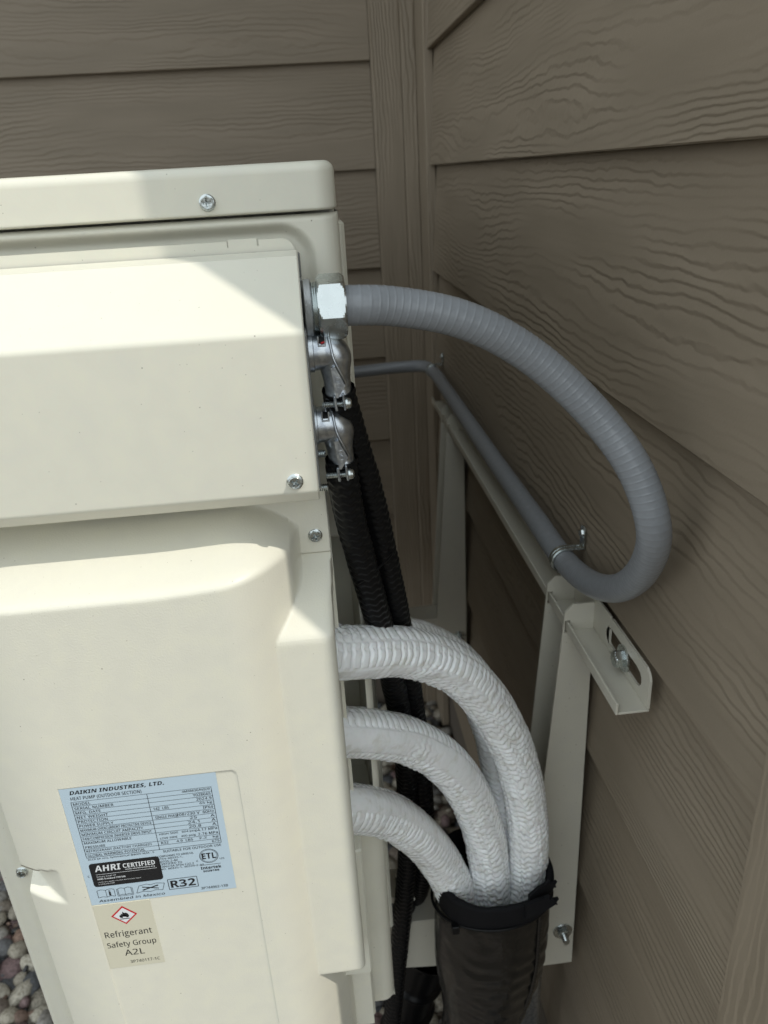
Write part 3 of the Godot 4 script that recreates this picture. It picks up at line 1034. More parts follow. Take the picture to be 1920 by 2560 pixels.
	var dia := func(s: float) -> Array: return [dc + Vector2(0, s), dc + Vector2(s, 0), dc + Vector2(0, -s), dc + Vector2(-s, 0)]
	red.flat(dia.call(0.0093), zi)
	wi.flat(dia.call(0.0076), zi + 0.0001)
	var fl := [[-0.0032, -0.0022], [-0.0036, -0.0006], [-0.0030, 0.0010], [-0.0024, 0.0004], [-0.0020, 0.0022], [-0.0011, 0.0012], [-0.0008, 0.0040], [0.0006, 0.0024], [0.0009, 0.0011], [0.0017, 0.0026], [0.0021, 0.0005], [0.0031, 0.0012], [0.0036, -0.0008], [0.0030, -0.0022], [0.0014, -0.0026], [0.0016, -0.0008], [0.0002, 0.0010], [-0.0012, -0.0008], [-0.0012, -0.0026]]
	var fp := []
	for q in fl: fp.push_back(dc + Vector2(q[0], q[1]) * 0.95)
	ink.flat(fp, zi + 0.0002)
	ink.rect(dc.x - 0.0034, dc.y - 0.0038, dc.x + 0.0034, dc.y - 0.0031, zi + 0.0002)
	ink.text("Refrigerant", sans, X + 0.07 * W, Y - 0.535 * H, 0.84 * W, 0.125 * H, zi)
	ink.text("Safety Group", sans, X + 0.06 * W, Y - 0.695 * H, 0.88 * W, 0.115 * H, zi)
	ink.text("A2L", sans, X + 0.33 * W, Y - 0.815 * H, 0.36 * W, 0.09 * H, zi)
	ink.text("3P740117-1C", sans, X + 0.39 * W, Y - 0.945 * H, 0.54 * W, 0.045 * H, zi)
	am = base.mesh(M.beige_label)
	red.add_to(am, M.red_ink)
	wi.add_to(am, M.white_ink)
	ink.add_to(am, M.ink)
	o = put(hp, "safety_sticker", am, Transform3D(Basis(), -hp.position))
	o.set_meta("label", "beige refrigerant safety sticker with red flame diamond")

# ------------------------------------------------------------------ wall bracket
func hex_bolt(mb: MB, xf: Transform3D, r: float, h: float, washer: float, stud: float) -> void:
	mb.lathe(xf, [Vector2(washer, 0.0), Vector2(washer, 0.0014), Vector2(washer - 0.0004, 0.0018), Vector2(r * 0.7, 0.0018)], 32)
	mb.polar(xf, [[6, r, 0.0018], [6, r, h - 0.0004, r], [6, r, h + 0.0004, r * 0.93], [6, r, h + 0.0008, r * 0.86], [0, 0.0001, h + 0.0008]], 48, 0.3)
	if stud > 0.0:
		var pr := []
		var k := int(stud / 0.0006)
		for i in k + 1: pr.push_back(Vector2(r * (0.5 if i % 2 == 0 else 0.58), h + 0.0006 * i))
		pr.push_back(Vector2(0.0001, h + stud))
		mb.lathe(xf, pr, 24)

func build_bracket() -> void:
	var b := thing("wall_bracket", "beige steel wall bracket carrying the unit, its rail bolted to the taupe siding", "bracket", Vector3(0.24, -0.88, -0.9))
	var xr := SIDE_X - 0.0004
	# rail: back plate with a slot near the end, floor and lip
	var mb := MB.new()
	var zn := -0.4885
	mb.box(Vector3(xr - 0.0022, -0.4130, -1.44), Vector3(xr, -0.3770, -0.575), 0.0005)
	mb.box(Vector3(0.2190, -0.4152, -1.44), Vector3(xr, -0.4131, zn), 0.0005)
	mb.box(Vector3(0.2168, -0.4150, -1.44), Vector3(0.2189, -0.4040, zn), 0.0005)
	# slotted end of the back plate, seen from the lens side (faces -x)
	var zc := -0.5425
	var yc := -0.3960
	var seg := 64
	for side in [0, 1]:
		var x := xr - 0.0022 if side == 0 else xr
		for i in seg:
			var q := []
			for w in [i, i + 1]:
				var a: float = TAU * w / seg + 0.001
				var d := Vector2(cos(a), sin(a))
				var tx := ((zn - zc) if d.x > 0.0 else (zc + 0.5748)) / maxf(absf(d.x), 1e-5)
				var ty := ((-0.3770 - yc) if d.y > 0.0 else (yc + 0.4130)) / maxf(absf(d.y), 1e-5)
				var ro := minf(tx, ty)
				# corner cut at the top of the end
				var cut := (0.0120 + (zn - zc) + (-0.3770 - yc) - 0.0180) / maxf(d.x + d.y, 1e-5)
				if d.x + d.y > 0.0: ro = minf(ro, cut)
				var hl := 0.031
				var hr := 0.0085
				var ri := hr / maxf(absf(d.y), 1e-5)
				if ri * absf(d.x) > hl:
					var bq := hl * absf(d.x)
					ri = bq + sqrt(maxf(0.0, bq * bq - hl * hl + hr * hr))
				q.push_back([Vector3(x, yc + d.y * ri, zc + d.x * ri), Vector3(x, yc + d.y * ro, zc + d.x * ro)])
			mb.poly([q[0][0], q[0][1], q[1][1], q[1][0]], Vector3(-1 if side == 0 else 1, 0, 0))
			if side == 0:
				var off := Vector3(0.0022, 0, 0)
				var o: Vector3 = q[0][0] - Vector3(x, yc, zc)
				mb.poly([q[0][0], q[1][0], q[1][0] + off, q[0][0] + off], -o)
				mb.poly([q[0][1], q[1][1], q[1][1] + off, q[0][1] + off], o)
	part(b, "rail", mb, M.bracket)
	mb = MB.new()
	hex_bolt(mb, frame_axis(Vector3(xr - 0.0023, -0.3975, -0.5400), Vector3(-1, 0, 0)), 0.0078, 0.0085, 0.0122, 0.0)
	part(b, "bolt", mb, M.zinc)
	# uprights and arms
	for z in [-0.6145, -1.2540]:
		var up := MB.new()
		for dz in [0.0, -0.0560]:
			var zz: float = z + dz
			# the plate, left open where the rail's lip passes through
			for p in [[Vector2(0.2228, -0.3848), Vector2(0.2430, -0.3848), Vector2(0.2430, -0.4020), Vector2(0.2139, -0.4020), Vector2(0.2145, -0.3930)],
				[Vector2(0.2139, -0.4020), Vector2(0.2147, -0.4020), Vector2(0.2147, -0.4165), Vector2(0.2129, -0.4165)],
				[Vector2(0.2200, -0.4020), Vector2(0.2430, -0.4020), Vector2(0.2430, -0.4165), Vector2(0.2200, -0.4165)],
				[Vector2(0.2129, -0.4165), Vector2(0.2430, -0.4165), Vector2(0.2430, -0.8880), Vector2(0.1800, -0.8880), Vector2(0.2022, -0.5700)]]:
				up.prism(PackedVector2Array(p), zz - 0.0024, zz, Transform3D())
		up.box(Vector3(0.2405, -0.8870, z - 0.0560), Vector3(0.2428, -0.4250, z - 0.0026), 0.0)
		part(b, "upright", up, M.bracket)
		var arm := MB.new()
		for dz in [-0.0028, -0.0505]:
			var zz: float = z + dz
			arm.prism(PackedVector2Array([Vector2(0.2380, -0.7900), Vector2(0.2380, -0.8850), Vector2(-0.30, -0.8250), Vector2(-0.30, -0.7900)]), zz - 0.0024, zz, Transform3D())
		arm.box(Vector3(-0.30, -0.7899, z - 0.0532), Vector3(0.20, -0.7875, z - 0.0026), 0.0004)
		part(b, "arm", arm, M.bracket)
		var bo := MB.new()
		hex_bolt(bo, frame_axis(Vector3(0.2295, -0.8311, z), Vector3(0, 0, 1)), 0.0066, 0.0070, 0.0115, 0.009)
		part(b, "bolt", bo, M.zinc)
		for x in [0.0420, -0.2500]:
			var ru := MB.new()
			ru.lathe(Transform3D(Basis(), Vector3(x, -0.7874, z - 0.026)), [Vector2(0.0175, 0), Vector2(0.0175, 0.006), Vector2(0.0150, 0.010), Vector2(0.0150, 0.020), Vector2(0.0165, 0.024), Vector2(0.0165, 0.0285), Vector2(0.0001, 0.0285)], 32)
			var rm := part(b, "rubber_mount", ru, M.rubber)
			bo = MB.new()
			hex_bolt(bo, Transform3D(Basis(), Vector3(x, -0.7588, z - 0.026)), 0.0075, 0.0075, 0.0115, 0.012)
			part(b, "nut", bo, M.zinc, rm)
	# foot rail of the unit that stands on the mounts
	var hp: Node3D = get_node("heat_pump")
	for z in [-0.6405, -1.28]:
		var ft := MB.new()
		ft.box(Vector3(-0.285, -0.7586, z - 0.02), Vector3(0.058, -0.7490, z + 0.02), 0.001)
		part(hp, "foot", ft, M.cream)

# ------------------------------------------------------------------ conduit
func build_conduit() -> void:
	var t := thing("flexible_conduit", "grey ribbed flexible conduit looping from the hex fitting down to the side wall", "conduit", Vector3(0.22, -0.36, -0.6))
	var yw := -0.3620
	var ctrl := [Vector3(0.0150, -0.0712, -0.4655), Vector3(0.0300, -0.0718, -0.4665), Vector3(0.0505, -0.0748, -0.4720), Vector3(0.0925, -0.0862, -0.4765), Vector3(0.1380, -0.1133, -0.4800), Vector3(0.1800, -0.1545, -0.4725), Vector3(0.2040, -0.1905, -0.4590), Vector3(0.2170, -0.2300, -0.4530), Vector3(0.2255, -0.2715, -0.4770), Vector3(0.2290, -0.3160, -0.5230), Vector3(0.2290, -0.3480, -0.5850), Vector3(0.2275, yw, -0.655), Vector3(0.2272, yw, -0.75), Vector3(0.2272, yw - 0.001, -0.90), Vector3(0.2272, yw - 0.001, -1.05), Vector3(0.2272, yw, -1.20), Vector3(0.2272, yw, -1.35), Vector3(0.2265, yw, -1.46), Vector3(0.2150, yw, -1.520), Vector3(0.1600, yw - 0.003, -1.540), Vector3(0.05, yw - 0.008, -1.545), Vector3(-0.12, yw - 0.012, -1.55)]
	var mb := MB.new()
	var path := smooth_path(ctrl, 0.00042)
	var cut := mini(int(0.72 / 0.00042), path.size() - 10)
	tube(mb, path.slice(0, cut + 1), 0.0117, 44, func(a: float, s: float, inn: float) -> float:
		var ph := fposmod(s / 0.0050 + a / TAU, 1.0)
		var g := 1.0 - smoothstep(0.02, 0.18, absf(ph - 0.5))
		return 0.00015 * g * (1.0 - smoothstep(0.60, 0.70, s)))
	var rest := PackedVector3Array()
	for i in range(cut, path.size(), 5): rest.push_back(path[i])
	tube(mb, rest, 0.0117, 44)
	part(t, "hose", mb, M.conduit)
	# straight fitting: cast collar, threads, compression nut
	var xf := Transform3D(Basis(Vector3(0, 0, 1), Vector3(1, 0, 0), Vector3(0, 1, 0)), Vector3(0, -0.0712, -0.4655))
	mb = MB.new()
	mb.lathe(xf, [Vector2(0.0150, -0.0036), Vector2(0.0165, -0.0030), Vector2(0.0165, 0.0004), Vector2(0.0158, 0.0010), Vector2(0.0140, 0.0010)], 48)
	part(t, "collar", mb, M.rough_cast)
	mb = MB.new()
	var pr := []
	for i in 9: pr.push_back(Vector2(0.0142 if i % 2 == 0 else 0.0149, 0.0009 + i * 0.0006))
	mb.lathe(xf, pr, 48)
	part(t, "thread", mb, M.zinc)
	mb = MB.new()
	# the hexagon is turned so that one flat faces up and forward
	mb.polar(xf, [[0, 0.0130, 0.0042], [6, 0.0192, 0.0042, 0.0166], [6, 0.0192, 0.0050, 0.0178], [6, 0.0192, 0.0056, 0.0185], [6, 0.0192, 0.0064, 0.0192], [6, 0.0192, 0.0180, 0.0192], [6, 0.0192, 0.0190, 0.0185], [6, 0.0192, 0.0197, 0.0178], [6, 0.0192, 0.0206, 0.0165], [0, 0.0150, 0.0208], [0, 0.0118, 0.0208]], 96, deg_to_rad(49.4))
	part(t, "nut", mb, M.zinc)
	# straps on the wall
	for q in [[-0.662, "zinc conduit strap screwed to the siding just above the near upright", 0.0], [-1.4750, "small zinc conduit strap near the inside corner of the walls", 0.0]]:
		var zs: float = q[0]
		var st := thing("conduit_strap", q[1], "strap", Vector3(SIDE_X, yw + 0.03, zs), "conduit straps on the side wall")
		var bd := MB.new()
		var w := 0.0115
		for k in 2:
			# a band with two pressed ribs
			for i in 40:
				var a := PI * (0.5 + 1.06 * i / 39.0)
				var b2 := PI * (0.5 + 1.06 * (i + 1) / 39.0)
				if k == 0:
					for rr in [[0.0122, 0.0133, -w * 0.5, w * 0.5], [0.0133, 0.0141, -w * 0.36, -w * 0.08], [0.0133, 0.0141, w * 0.08, w * 0.36]]:
						var qd := func(r: float, an: float, zz: float) -> Vector3: return Vector3(0.2272 + r * cos(an), yw + r * sin(an), zs + zz)
						var mid := Vector3(cos((a + b2) * 0.5), sin((a + b2) * 0.5), 0)
						bd.poly([qd.call(rr[1], a, rr[2]), qd.call(rr[1], b2, rr[2]), qd.call(rr[1], b2, rr[3]), qd.call(rr[1], a, rr[3])], mid)
						bd.poly([qd.call(rr[0], a, rr[3]), qd.call(rr[0], b2, rr[3]), qd.call(rr[1], b2, rr[3]), qd.call(rr[1], a, rr[3])], Vector3(0, 0, 1))
						bd.poly([qd.call(rr[0], a, rr[2]), qd.call(rr[0], b2, rr[2]), qd.call(rr[1], b2, rr[2]), qd.call(rr[1], a, rr[2])], Vector3(0, 0, -1))
		bd.box(Vector3(0.2265, yw + 0.0122, zs - w * 0.5), Vector3(0.2445, yw + 0.0134, zs + w * 0.5), 0.0003)
		bd.box(Vector3(0.2265, yw + 0.0134, zs - w * 0.36), Vector3(0.2425, yw + 0.0142, zs - w * 0.08), 0.0003)
		bd.box(Vector3(0.2265, yw + 0.0134, zs + w * 0.08), Vector3(0.2425, yw + 0.0142, zs + w * 0.36), 0.0003)
		part(st, "band", bd, M.zinc)
		var tab := MB.new()
		var tp := PackedVector2Array([Vector2(-w * 0.5, 0.0122), Vector2(w * 0.5, 0.0122)])
		for i in 9:
			var a := PI * i / 8.0
			tp.push_back(Vector2(w * 0.5 * cos(a), 0.0300 + w * 0.5 * sin(a)))
		tab.prism(tp, 0.0, 0.0014, Transform3D(Basis(Vector3(0, 0, 1), Vector3.UP, Vector3(-1, 0, 0)), Vector3(0.2459, yw, zs)))
		part(st, "tab", tab, M.zinc)
		var sc := MB.new()
		sc.lathe(frame_axis(Vector3(0.2446, yw + 0.0275, zs), Vector3(-1, 0, 0)), [Vector2(0.0046, 0), Vector2(0.0046, 0.0006), Vector2(0.0040, 0.0020), Vector2(0.0026, 0.0028), Vector2(0.0001, 0.0031)], 24)
		part(st, "screw", sc, M.zinc)

# ------------------------------------------------------------------ elbow connectors
func build_elbows() -> void:
	var says := ["upper grey die cast cable elbow directly under the hex fitting", "lower grey die cast cable elbow on the wiring cover's open end"]
	for k in 2:
		var d := Vector3(-0.0016 * k, -0.0455 * k, 0.0)
		var y0 := -0.0966
		var zc := -0.4640
		var t := thing("cable_elbow", says[k], "connector", Vector3(0.0, y0 - 0.03, zc) + d, "cable elbows on the wiring cover")
		var mb := MB.new()
		var o := Vector3(0, y0, zc) + d
		# stub with a window notch rim
		var xf := Transform3D(Basis(Vector3(0, 0, 1), Vector3(1, 0, 0), Vector3(0, 1, 0)), o)
		mb.lathe(xf, [Vector2(0.0122, -0.0034), Vector2(0.0122, -0.0008), Vector2(0.0113, -0.0004), Vector2(0.0111, 0.0060), Vector2(0.0111, 0.0092)], 48)
		part(t, "stub", mb, M.cast)
		# bend that turns downwards
		mb = MB.new()
		var path := smooth_path([o + Vector3(0.0060, 0.0, 0), o + Vector3(0.0088, -0.0004, 0), o + Vector3(0.0112, -0.0030, 0), o + Vector3(0.0117, -0.0100, 0), o + Vector3(0.0121, -0.0180, 0), o + Vector3(0.0128, -0.0285, 0)], 0.0006)
		tube(mb, path, 0.0104, 44, func(a: float, s: float, inn: float) -> float:
			return -0.0022 * smoothstep(0.006, 0.022, s) + 0.0009 * smoothstep(0.026, 0.030, s), Vector2.ONE)
		part(t, "bend", mb, M.cast)
		# seam rib between stub and cap
		mb = MB.new()
		var rib := smooth_path([o + Vector3(0.0080, 0.0115, 0.001), o + Vector3(0.0090, 0.0085, 0.0080), o + Vector3(0.0108, -0.0030, 0.0116), o + Vector3(0.0150, -0.0130, 0.0112), o + Vector3(0.0172, -0.0190, 0.0088)], 0.001)
		tube(mb, rib, 0.0009, 10)
		part(t, "rib", mb, M.cast)
		# boss with two stamped rings
		mb = MB.new()
		mb.prism(PackedVector2Array([Vector2(0.0086, -0.0080), Vector2(0.0112, -0.0075), Vector2(0.0164, -0.0190), Vector2(0.0118, -0.0262), Vector2(0.0104, -0.0262)]), 0.0060, 0.0122, Transform3D(Basis(), o))
		part(t, "boss", mb, M.cast)
		mb = MB.new()
		for q in [Vector2(0.0122, -0.0152), Vector2(0.0126, -0.0186)]:
			var ring := PackedVector3Array()
			for i in 21: ring.push_back(o + Vector3(q.x + 0.0013 * cos(TAU * i / 20.0), q.y + 0.0013 * sin(TAU * i / 20.0), 0.0122))
			tube(mb, ring, 0.00022, 6)
			mb.line(Vector2(o.x + q.x - 0.0006, o.y + q.y - 0.0004), Vector2(o.x + q.x + 0.0006, o.y + q.y + 0.0004), 0.0003, o.z + 0.0124)
		part(t, "stamp", mb, M.cast)
		# clamp lugs and screw
		mb = MB.new()
		mb.cbox(Transform3D(Basis(Vector3(0, 0, 1), 0.08), o + Vector3(0.0098, -0.0295, 0.0092)), Vector3(0.0017, 0.0092, 0.0085), 0.0005)
		mb.cbox(Transform3D(Basis(Vector3(0, 0, 1), 0.08), o + Vector3(0.0150, -0.0290, 0.0092)), Vector3(0.0015, 0.0100, 0.0085), 0.0005)
		part(t, "clamp_lug", mb, M.cast)
		mb = MB.new()
		var sx := Transform3D(Basis(Vector3(0, 0, 1), Vector3(1, 0, 0), Vector3(0, 1, 0)), o + Vector3(0.0018, -0.0302, 0.0108))
		var pr := [Vector2(0.0001, 0.0), Vector2(0.0013, 0.0)]
		for i in 25: pr.push_back(Vector2(0.0016 if i % 2 == 0 else 0.0020, 0.0005 + 0.00054 * i))
		pr.append_array([Vector2(0.0035, 0.0140), Vector2(0.0036, 0.0152), Vector2(0.0031, 0.0168), Vector2(0.0018, 0.0177), Vector2(0.0008, 0.0178), Vector2(0.0006, 0.0168), Vector2(0.0001, 0.0168)])
		mb.lathe(sx, pr, 28)
		part(t, "screw", mb, M.zinc)
		# window on top of the stub with a bent tongue
		mb = MB.new()
		for q in [[Vector3(0.0026, 0.0083, 0.0072), Vector3(0.0009, 0.0050, 0.0062)], [Vector3(0.0066, 0.0083, 0.0072), Vector3(0.0009, 0.0050, 0.0062)], [Vector3(0.0046, 0.0052, 0.0098), Vector3(0.0049, 0.0009, 0.0014)]]:
			mb.cbox(Transform3D(Basis(), o + q[0]), q[1], 0.0002)
		mb.cbox(Transform3D(Basis(Vector3(1, 0, 0), -0.5), o + Vector3(0.0052, 0.0118, 0.0058)), Vector3(0.0010, 0.0050, 0.0012), 0.0003)
		part(t, "window_frame", mb, M.cast)
		mb = MB.new()
		mb.cbox(Transform3D(Basis(Vector3(1, 0, 0), -0.75), o + Vector3(0.0046, 0.0083, 0.0083)), Vector3(0.0031, 0.0040, 0.0016), 0.0002)
		part(t, "opening", mb, M.black)
		if k == 0:
			mb = MB.new()
			mb.cbox(Transform3D(Basis(Vector3(0, 0, 1), 0.3), o + Vector3(0.0052, 0.0070, 0.0098)), Vector3(0.0026, 0.0011, 0.0012), 0.0003)
			part(t, "bushing", mb, M.red_ink)

# ------------------------------------------------------------------ black cables
func build_cables() -> void:
	var runs := [
		[Vector3(0.0127, -0.1200, -0.4640), Vector3(0.0140, -0.1300, -0.4670), Vector3(0.0202, -0.1616, -0.4800), Vector3(0.0290, -0.2040, -0.4950), Vector3(0.0368, -0.2552, -0.5090), Vector3(0.0468, -0.3259, -0.5300), Vector3(0.0571, -0.4167, -0.5600), Vector3(0.0650, -0.5077, -0.5800), Vector3(0.0690, -0.5929, -0.5950), Vector3(0.0690, -0.6727, -0.6080), Vector3(0.0640, -0.7461, -0.6250), Vector3(0.055, -0.86, -0.695), Vector3(0.05, -1.02, -0.74), Vector3(0.05, -1.28, -0.75)],
		[Vector3(0.0110, -0.1650, -0.4640), Vector3(0.0110, -0.1810, -0.4660), Vector3(0.0140, -0.2126, -0.4745), Vector3(0.0205, -0.2547, -0.4865), Vector3(0.0293, -0.3075, -0.5030), Vector3(0.0415, -0.3990, -0.5430), Vector3(0.0500, -0.4864, -0.5680), Vector3(0.0520, -0.5739, -0.5860), Vector3(0.0500, -0.6582, -0.5960), Vector3(0.0440, -0.7305, -0.6030), Vector3(0.0300, -0.84, -0.598), Vector3(0.01, -1.02, -0.59), Vector3(0.00, -1.28, -0.59)]]
	var says := ["black ribbed cable running down from the upper elbow, right one of the pair", "black ribbed cable running down from the lower elbow, left one of the pair"]
	for k in 2:
		var t := thing("armoured_cable", says[k], "cable", Vector3(runs[k][5].x, runs[k][5].y, runs[k][5].z), "black ribbed cables")
		var mb := MB.new()
		tube(mb, smooth_path(runs[k], 0.0010), 0.0102, 36, func(a: float, s: float, inn: float) -> float:
			var ph := s / 0.0064 + a / TAU + 0.16 * sin(a * 8.0)
			return 0.00042 * sin(ph * TAU) + 0.00022 * sin(s * 190.0 + a * 2.0) * sin(a * 3.0 + s * 40.0))
		part(t, "sheath", mb, M.black)
	var ti := thing("wire_tie", "thin black tie looped round the pair of black cables", "tie", Vector3(0.031, -0.262, -0.5))
	var lp := PackedVector3Array()
	var ce := Vector3(0.0290, -0.2560, -0.4995)
	var tdir := Vector3(0.28, -0.90, -0.28).normalized()
	var n1 := Vector3(0.0158, 0.0, -0.0225).normalized()
	n1 = (n1 - tdir * n1.dot(tdir)).normalized()
	var n2 := tdir.cross(n1)
	for i in 61:
		var a := TAU * i / 60.0
		lp.push_back(ce + n1 * 0.0245 * cos(a) + n2 * 0.0122 * sin(a) + tdir * 0.004 * sin(a * 2.0))
	var tmb := MB.new()
	tube(tmb, lp, 0.0008, 8)
	part(ti, "loop", tmb, M.black)

# ------------------------------------------------------------------ insulated pipes
func build_hoses() -> void:
	var runs := [
		[Vector3(-0.030, -0.3060, -0.4650), Vector3(-0.0045, -0.3190, -0.4760), Vector3(0.0300, -0.3340, -0.4950), Vector3(0.0592, -0.3520, -0.5120), Vector3(0.0930, -0.3820, -0.5280), Vector3(0.1215, -0.4270, -0.5410), Vector3(0.1493, -0.4960, -0.5580), Vector3(0.1664, -0.5750, -0.5650), Vector3(0.1707, -0.6440, -0.5660), Vector3(0.1683, -0.7086, -0.5670), Vector3(0.1590, -0.7760, -0.5680), Vector3(0.145, -0.87, -0.570)],
		[Vector3(-0.030, -0.3880, -0.4780), Vector3(-0.0047, -0.4020, -0.4900), Vector3(0.0230, -0.4210, -0.5050), Vector3(0.0495, -0.4455, -0.5220), Vector3(0.0830, -0.4870, -0.5380), Vector3(0.1085, -0.5440, -0.5510), Vector3(0.1250, -0.6110, -0.5620), Vector3(0.1306, -0.6674, -0.5650), Vector3(0.1313, -0.7253, -0.5660), Vector3(0.1300, -0.79, -0.566), Vector3(0.124, -0.87, -0.566)],
		[Vector3(-0.030, -0.4600, -0.4720), Vector3(-0.0051, -0.4760, -0.4840), Vector3(0.0289, -0.5200, -0.5150), Vector3(0.0612, -0.5800, -0.5380), Vector3(0.0854, -0.6470, -0.5560), Vector3(0.0981, -0.6997, -0.5640), Vector3(0.1040, -0.7548, -0.5660), Vector3(0.106, -0.81, -0.566), Vector3(0.107, -0.87, -0.566)],
		[Vector3(-0.012, -0.3450, -0.5300) + Vector3(0.05, 0, 0), Vector3(0.075, -0.3800, -0.5620), Vector3(0.108, -0.4200, -0.5820), Vector3(0.1330, -0.4750, -0.5920), Vector3(0.1470, -0.5400, -0.5930), Vector3(0.1520, -0.6100, -0.5920), Vector3(0.1530, -0.6800, -0.5880), Vector3(0.150, -0.76, -0.580), Vector3(0.14, -0.87, -0.575)]]
	var says := ["uppermost white wrapped pipe bending from the pipe cover into the black duct", "middle white wrapped pipe bending from the pipe cover into the black duct", "lowest white wrapped pipe bending from the pipe cover into the black duct", "white wrapped pipe mostly hidden behind the uppermost one"]
	for k in 4:
		var nz := FastNoiseLite.new()
		nz.seed = 100 + k; nz.frequency = 1.0; nz.fractal_octaves = 3
		var t := thing("insulated_pipe", says[k], "pipe", runs[k][runs[k].size() - 3], "white insulated pipes")
		var mb := MB.new()
		var r0 := 0.0202
		var pit := [0.0072, 0.0068, 0.0072, 0.0070]
		var fn := func(a: float, s: float, inn: float) -> float:
			# quilted wrap: pressed bars between smooth lanes, gathered where the pipe turns down
			var tw := a + s * (0.7 if k != 2 else -0.5) + 0.9 * k
			var ln := tw / TAU * 6.0
			var lane := fposmod(ln, 1.0)
			var li := posmod(int(floorf(ln)), 6)
			var plain := 0.10 if li == 0 else 1.0
			var ph := fposmod(s / pit[k] + 0.5 * (li % 2) + 0.75 * nz.get_noise_2d(s * 30.0, li * 3.1) + 0.25 * nz.get_noise_2d(s * 14.0, a * 1.4), 1.0)
			var groove := 1.0 - smoothstep(0.06, 0.24, minf(ph, 1.0 - ph))
			var mid := smoothstep(0.0, 0.10, lane) * smoothstep(1.0, 0.90, lane)
			var rail := 1.0 - smoothstep(0.02, 0.085, minf(lane, 1.0 - lane))
			var cell := (1.0 - smoothstep(0.03, 0.07, absf(lane - 0.30))) * 0.5 * smoothstep(0.25, 0.4, ph) * smoothstep(0.95, 0.8, ph)
			var down := smoothstep(0.15, 0.25, s)
			var am := 0.55 + 0.6 * clampf(nz.get_noise_2d(s * 14.0, cos(a) * 2.0 + 7.0) + 0.5, 0.0, 1.0)
			var h := -0.00130 * plain * am * maxf(groove * mid, maxf(rail * 0.55, cell)) * (1.0 - 0.65 * down)
			# gathers
			var gz := maxf(inn, 0.0)
			var ph2 := s / 0.0078 + 1.0 * nz.get_noise_2d(s * 20.0, sin(a) * 1.3 + 3.0) + 0.35 * sin(a * 2.0 + k) + 0.5 * nz.get_noise_2d(cos(a) * 3.0, sin(a) * 3.0 + s * 6.0)
			var fold := 1.0 - pow(absf(cos(ph2 * PI)), 3.0)
			h += (fold - 0.6) * (0.0016 * gz + 0.0015 * down * (0.55 + 0.9 * absf(nz.get_noise_2d(s * 12.0 + 9.0, cos(a) * 1.2 + sin(a)))))
			h += gz * 0.0030 * nz.get_noise_2d(s * 34.0 + 20.0, a * 0.9)
			h += 0.0006 * nz.get_noise_3d(s * 38.0, cos(a) * 1.1, sin(a) * 1.1) + 0.00012 * nz.get_noise_3d(s * 170.0, cos(a) * 5.0, sin(a) * 5.0)
			return h
		tube(mb, smooth_path(runs[k], 0.00072 if k < 3 else 0.0012), r0, 132 if k < 3 else 72, fn)
		part(t, "wrap", mb, M.white)

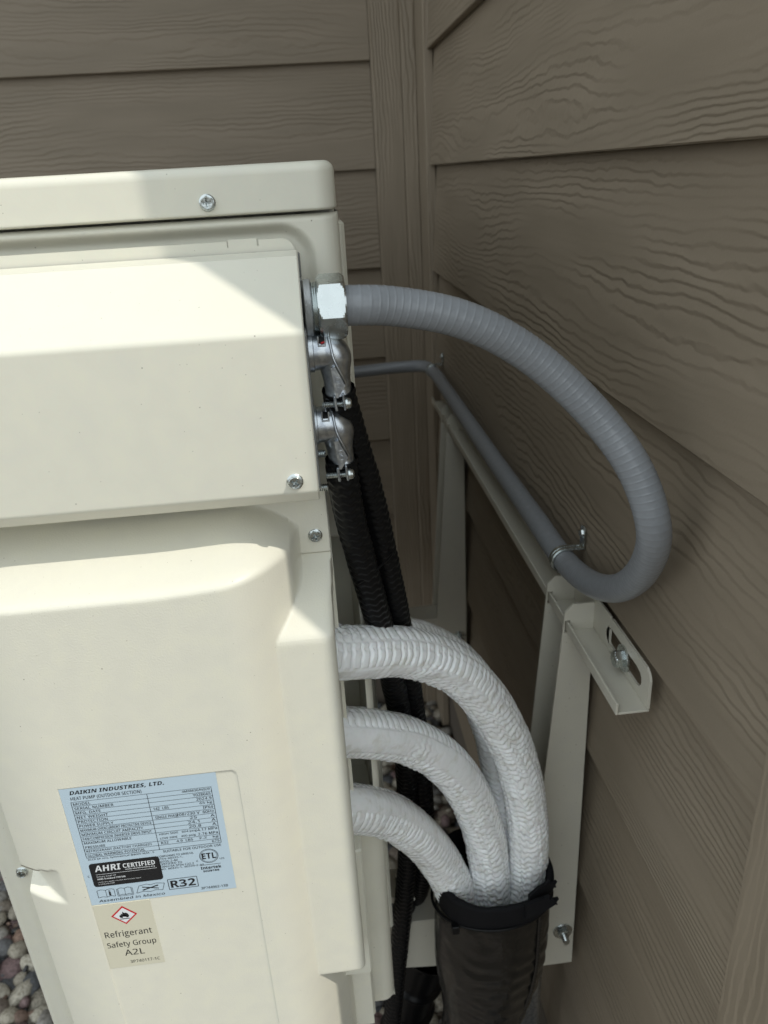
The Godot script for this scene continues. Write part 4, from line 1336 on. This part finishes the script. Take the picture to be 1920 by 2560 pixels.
# ------------------------------------------------------------------ black duct
func build_duct() -> void:
	var t := thing("line_set_duct", "black vinyl duct with a foam collar gathering the white pipes", "duct", Vector3(0.10, GROUND, -0.60))
	var nz := FastNoiseLite.new()
	nz.seed = 77; nz.frequency = 1.0; nz.fractal_octaves = 3
	var mb := MB.new()
	var path := smooth_path([Vector3(0.1325, -0.6720, -0.5600), Vector3(0.1310, -0.7200, -0.5590), Vector3(0.1295, -0.7700, -0.5575), Vector3(0.1265, -0.8200, -0.5560), Vector3(0.1190, -0.8700, -0.5550), Vector3(0.1030, -0.9300, -0.5580), Vector3(0.0800, -1.0000, -0.5700), Vector3(0.07, -1.12, -0.58), Vector3(0.07, -1.295, -0.58)], 0.0020)
	tube(mb, path, 0.0600, 96, func(a: float, s: float, inn: float) -> float:
		var fold := 0.0010 * sin((s * 0.9 + 0.010 * a) * 330.0 + 3.0 * nz.get_noise_2d(s * 9.0, a)) * smoothstep(0.0, 0.5, sin(a + 2.2)) * smoothstep(0.03, 0.08, s)
		return fold * 0.7 + 0.0018 * nz.get_noise_3d(s * 14.0, cos(a) * 1.4, sin(a) * 1.4) - 0.002 * smoothstep(0.03, 0.0, s) - 0.021 * smoothstep(0.07, 0.26, s), Vector2(0.74, 1.0))
	part(t, "body", mb, M.duct)
	# stitched seam down its right flank
	mb = MB.new()
	var sp := PackedVector3Array()
	for i in range(6, path.size() / 2):
		var p := path[i]
		var sh := 1.0 - 0.35 * smoothstep(0.07, 0.26, i * 0.002)
		sp.push_back(p + Vector3(0.0410 * sh, 0.002, 0.0335 * sh))
	tube(mb, sp, 0.0022, 12, func(a: float, s: float, inn: float) -> float: return 0.0005 * sin(s * 1900.0), Vector2(0.7, 1.0))
	part(t, "seam", mb, M.duct)
	# foam collar with an open rim, dipping in front
	mb = MB.new()
	var seg := 96
	var pts := PackedVector3Array()
	var rings := [[0.99, -0.030], [1.015, -0.028], [1.03, -0.018], [1.05, -0.004], [1.045, 0.0], [0.99, 0.0012], [0.935, 0.0], [0.92, -0.005], [0.91, -0.03], [0.90, -0.06]]
	for rgi in rings:
		for i in seg + 1:
			var a := TAU * (i % seg) / seg
			var dip := 0.006 * sin(a) - 0.004 * cos(a * 2.0)
			var cx := signf(cos(a)) * pow(absf(cos(a)), 0.86)
			var cz := signf(sin(a)) * pow(absf(sin(a)), 0.86)
			var rise := 0.010 * smoothstep(0.35, 1.0, sin(a)) + 0.006 * smoothstep(0.3, 1.0, -cx)
			var y: float = -0.6535 + rgi[1] + (rise + dip * 0.3 + 0.0012 * nz.get_noise_2d(cx * 4.0, cz * 4.0)) * smoothstep(-0.03, 0.0, rgi[1])
			pts.push_back(Vector3(0.1330 + cx * 0.0580 * rgi[0], y, -0.5605 - cz * 0.0455 * rgi[0]))
	mb.grid(seg + 1, rings.size(), pts, true)
	var col := part(t, "collar", mb, M.foam)
	# frayed end of the collar tape
	mb = MB.new()
	var fr := PackedVector2Array([Vector2(0.0, -0.013), Vector2(0.016, -0.011), Vector2(0.026, -0.006), Vector2(0.0305, -0.0035), Vector2(0.0330, -0.0045), Vector2(0.0318, 0.0000), Vector2(0.0340, 0.0030), Vector2(0.0290, 0.0030), Vector2(0.0275, 0.0060), Vector2(0.0235, 0.0055), Vector2(0.0245, 0.0095), Vector2(0.0190, 0.0075), Vector2(0.0120, 0.0080), Vector2(0.0, 0.0040)])
	mb.prism(fr, -0.0035, 0.0, Transform3D(Basis(Vector3(0, 1, 0), 0.12), Vector3(0.1535, -0.6550, -0.5110)))
	mb.prism(fr, -0.0030, 0.0, Transform3D(Basis(Vector3(0, 1, 0), 0.40), Vector3(0.1590, -0.6500, -0.5175)))
	part(t, "frayed_tape", mb, M.foam, col)
	# cable tie under the collar with its head
	mb = MB.new()
	var lp := PackedVector3Array()
	for i in 81:
		var a := TAU * i / 80.0
		lp.push_back(Vector3(0.1315 + cos(a) * 0.0620, -0.6850 - 0.003 * sin(a), -0.5600 - sin(a) * 0.0468))
	tube(mb, lp, 0.0016, 8)
	mb.box(Vector3(0.0830, -0.6910, -0.5290), Vector3(0.0905, -0.6810, -0.5210), 0.0008)
	part(t, "cable_tie", mb, M.black)
	# second black elbow behind, and the metal sleeve at its right
	var e := thing("drain_elbow", "black ringed hose elbow low behind the duct on its left", "hose", Vector3(0.03, GROUND, -0.70))
	mb = MB.new()
	tube(mb, smooth_path([Vector3(0.075, -0.905, -0.668), Vector3(0.060, -0.950, -0.668), Vector3(0.045, -1.02, -0.672), Vector3(0.035, -1.12, -0.68), Vector3(0.03, -1.295, -0.69)], 0.002), 0.030, 48, func(a: float, s: float, inn: float) -> float:
		return 0.0045 * smoothstep(0.35, 0.5, absf(fposmod(s / 0.055, 1.0) - 0.5)))
	part(e, "tube", mb, M.black)
	var f := thing("metal_sleeve", "dull blue grey metal pipe sleeve between the duct and the side wall", "sleeve", Vector3(0.2, GROUND, -0.66))
	mb = MB.new()
	rounded_loft(mb, 0.168, 0.222, -0.705, -0.655, 0.008, [[0.0, -1.298], [0.0, -1.29], [0.0, -1.1], [0.0, -0.905], [0.001, -0.9045]])
	part(f, "pipe", mb, M.cast)
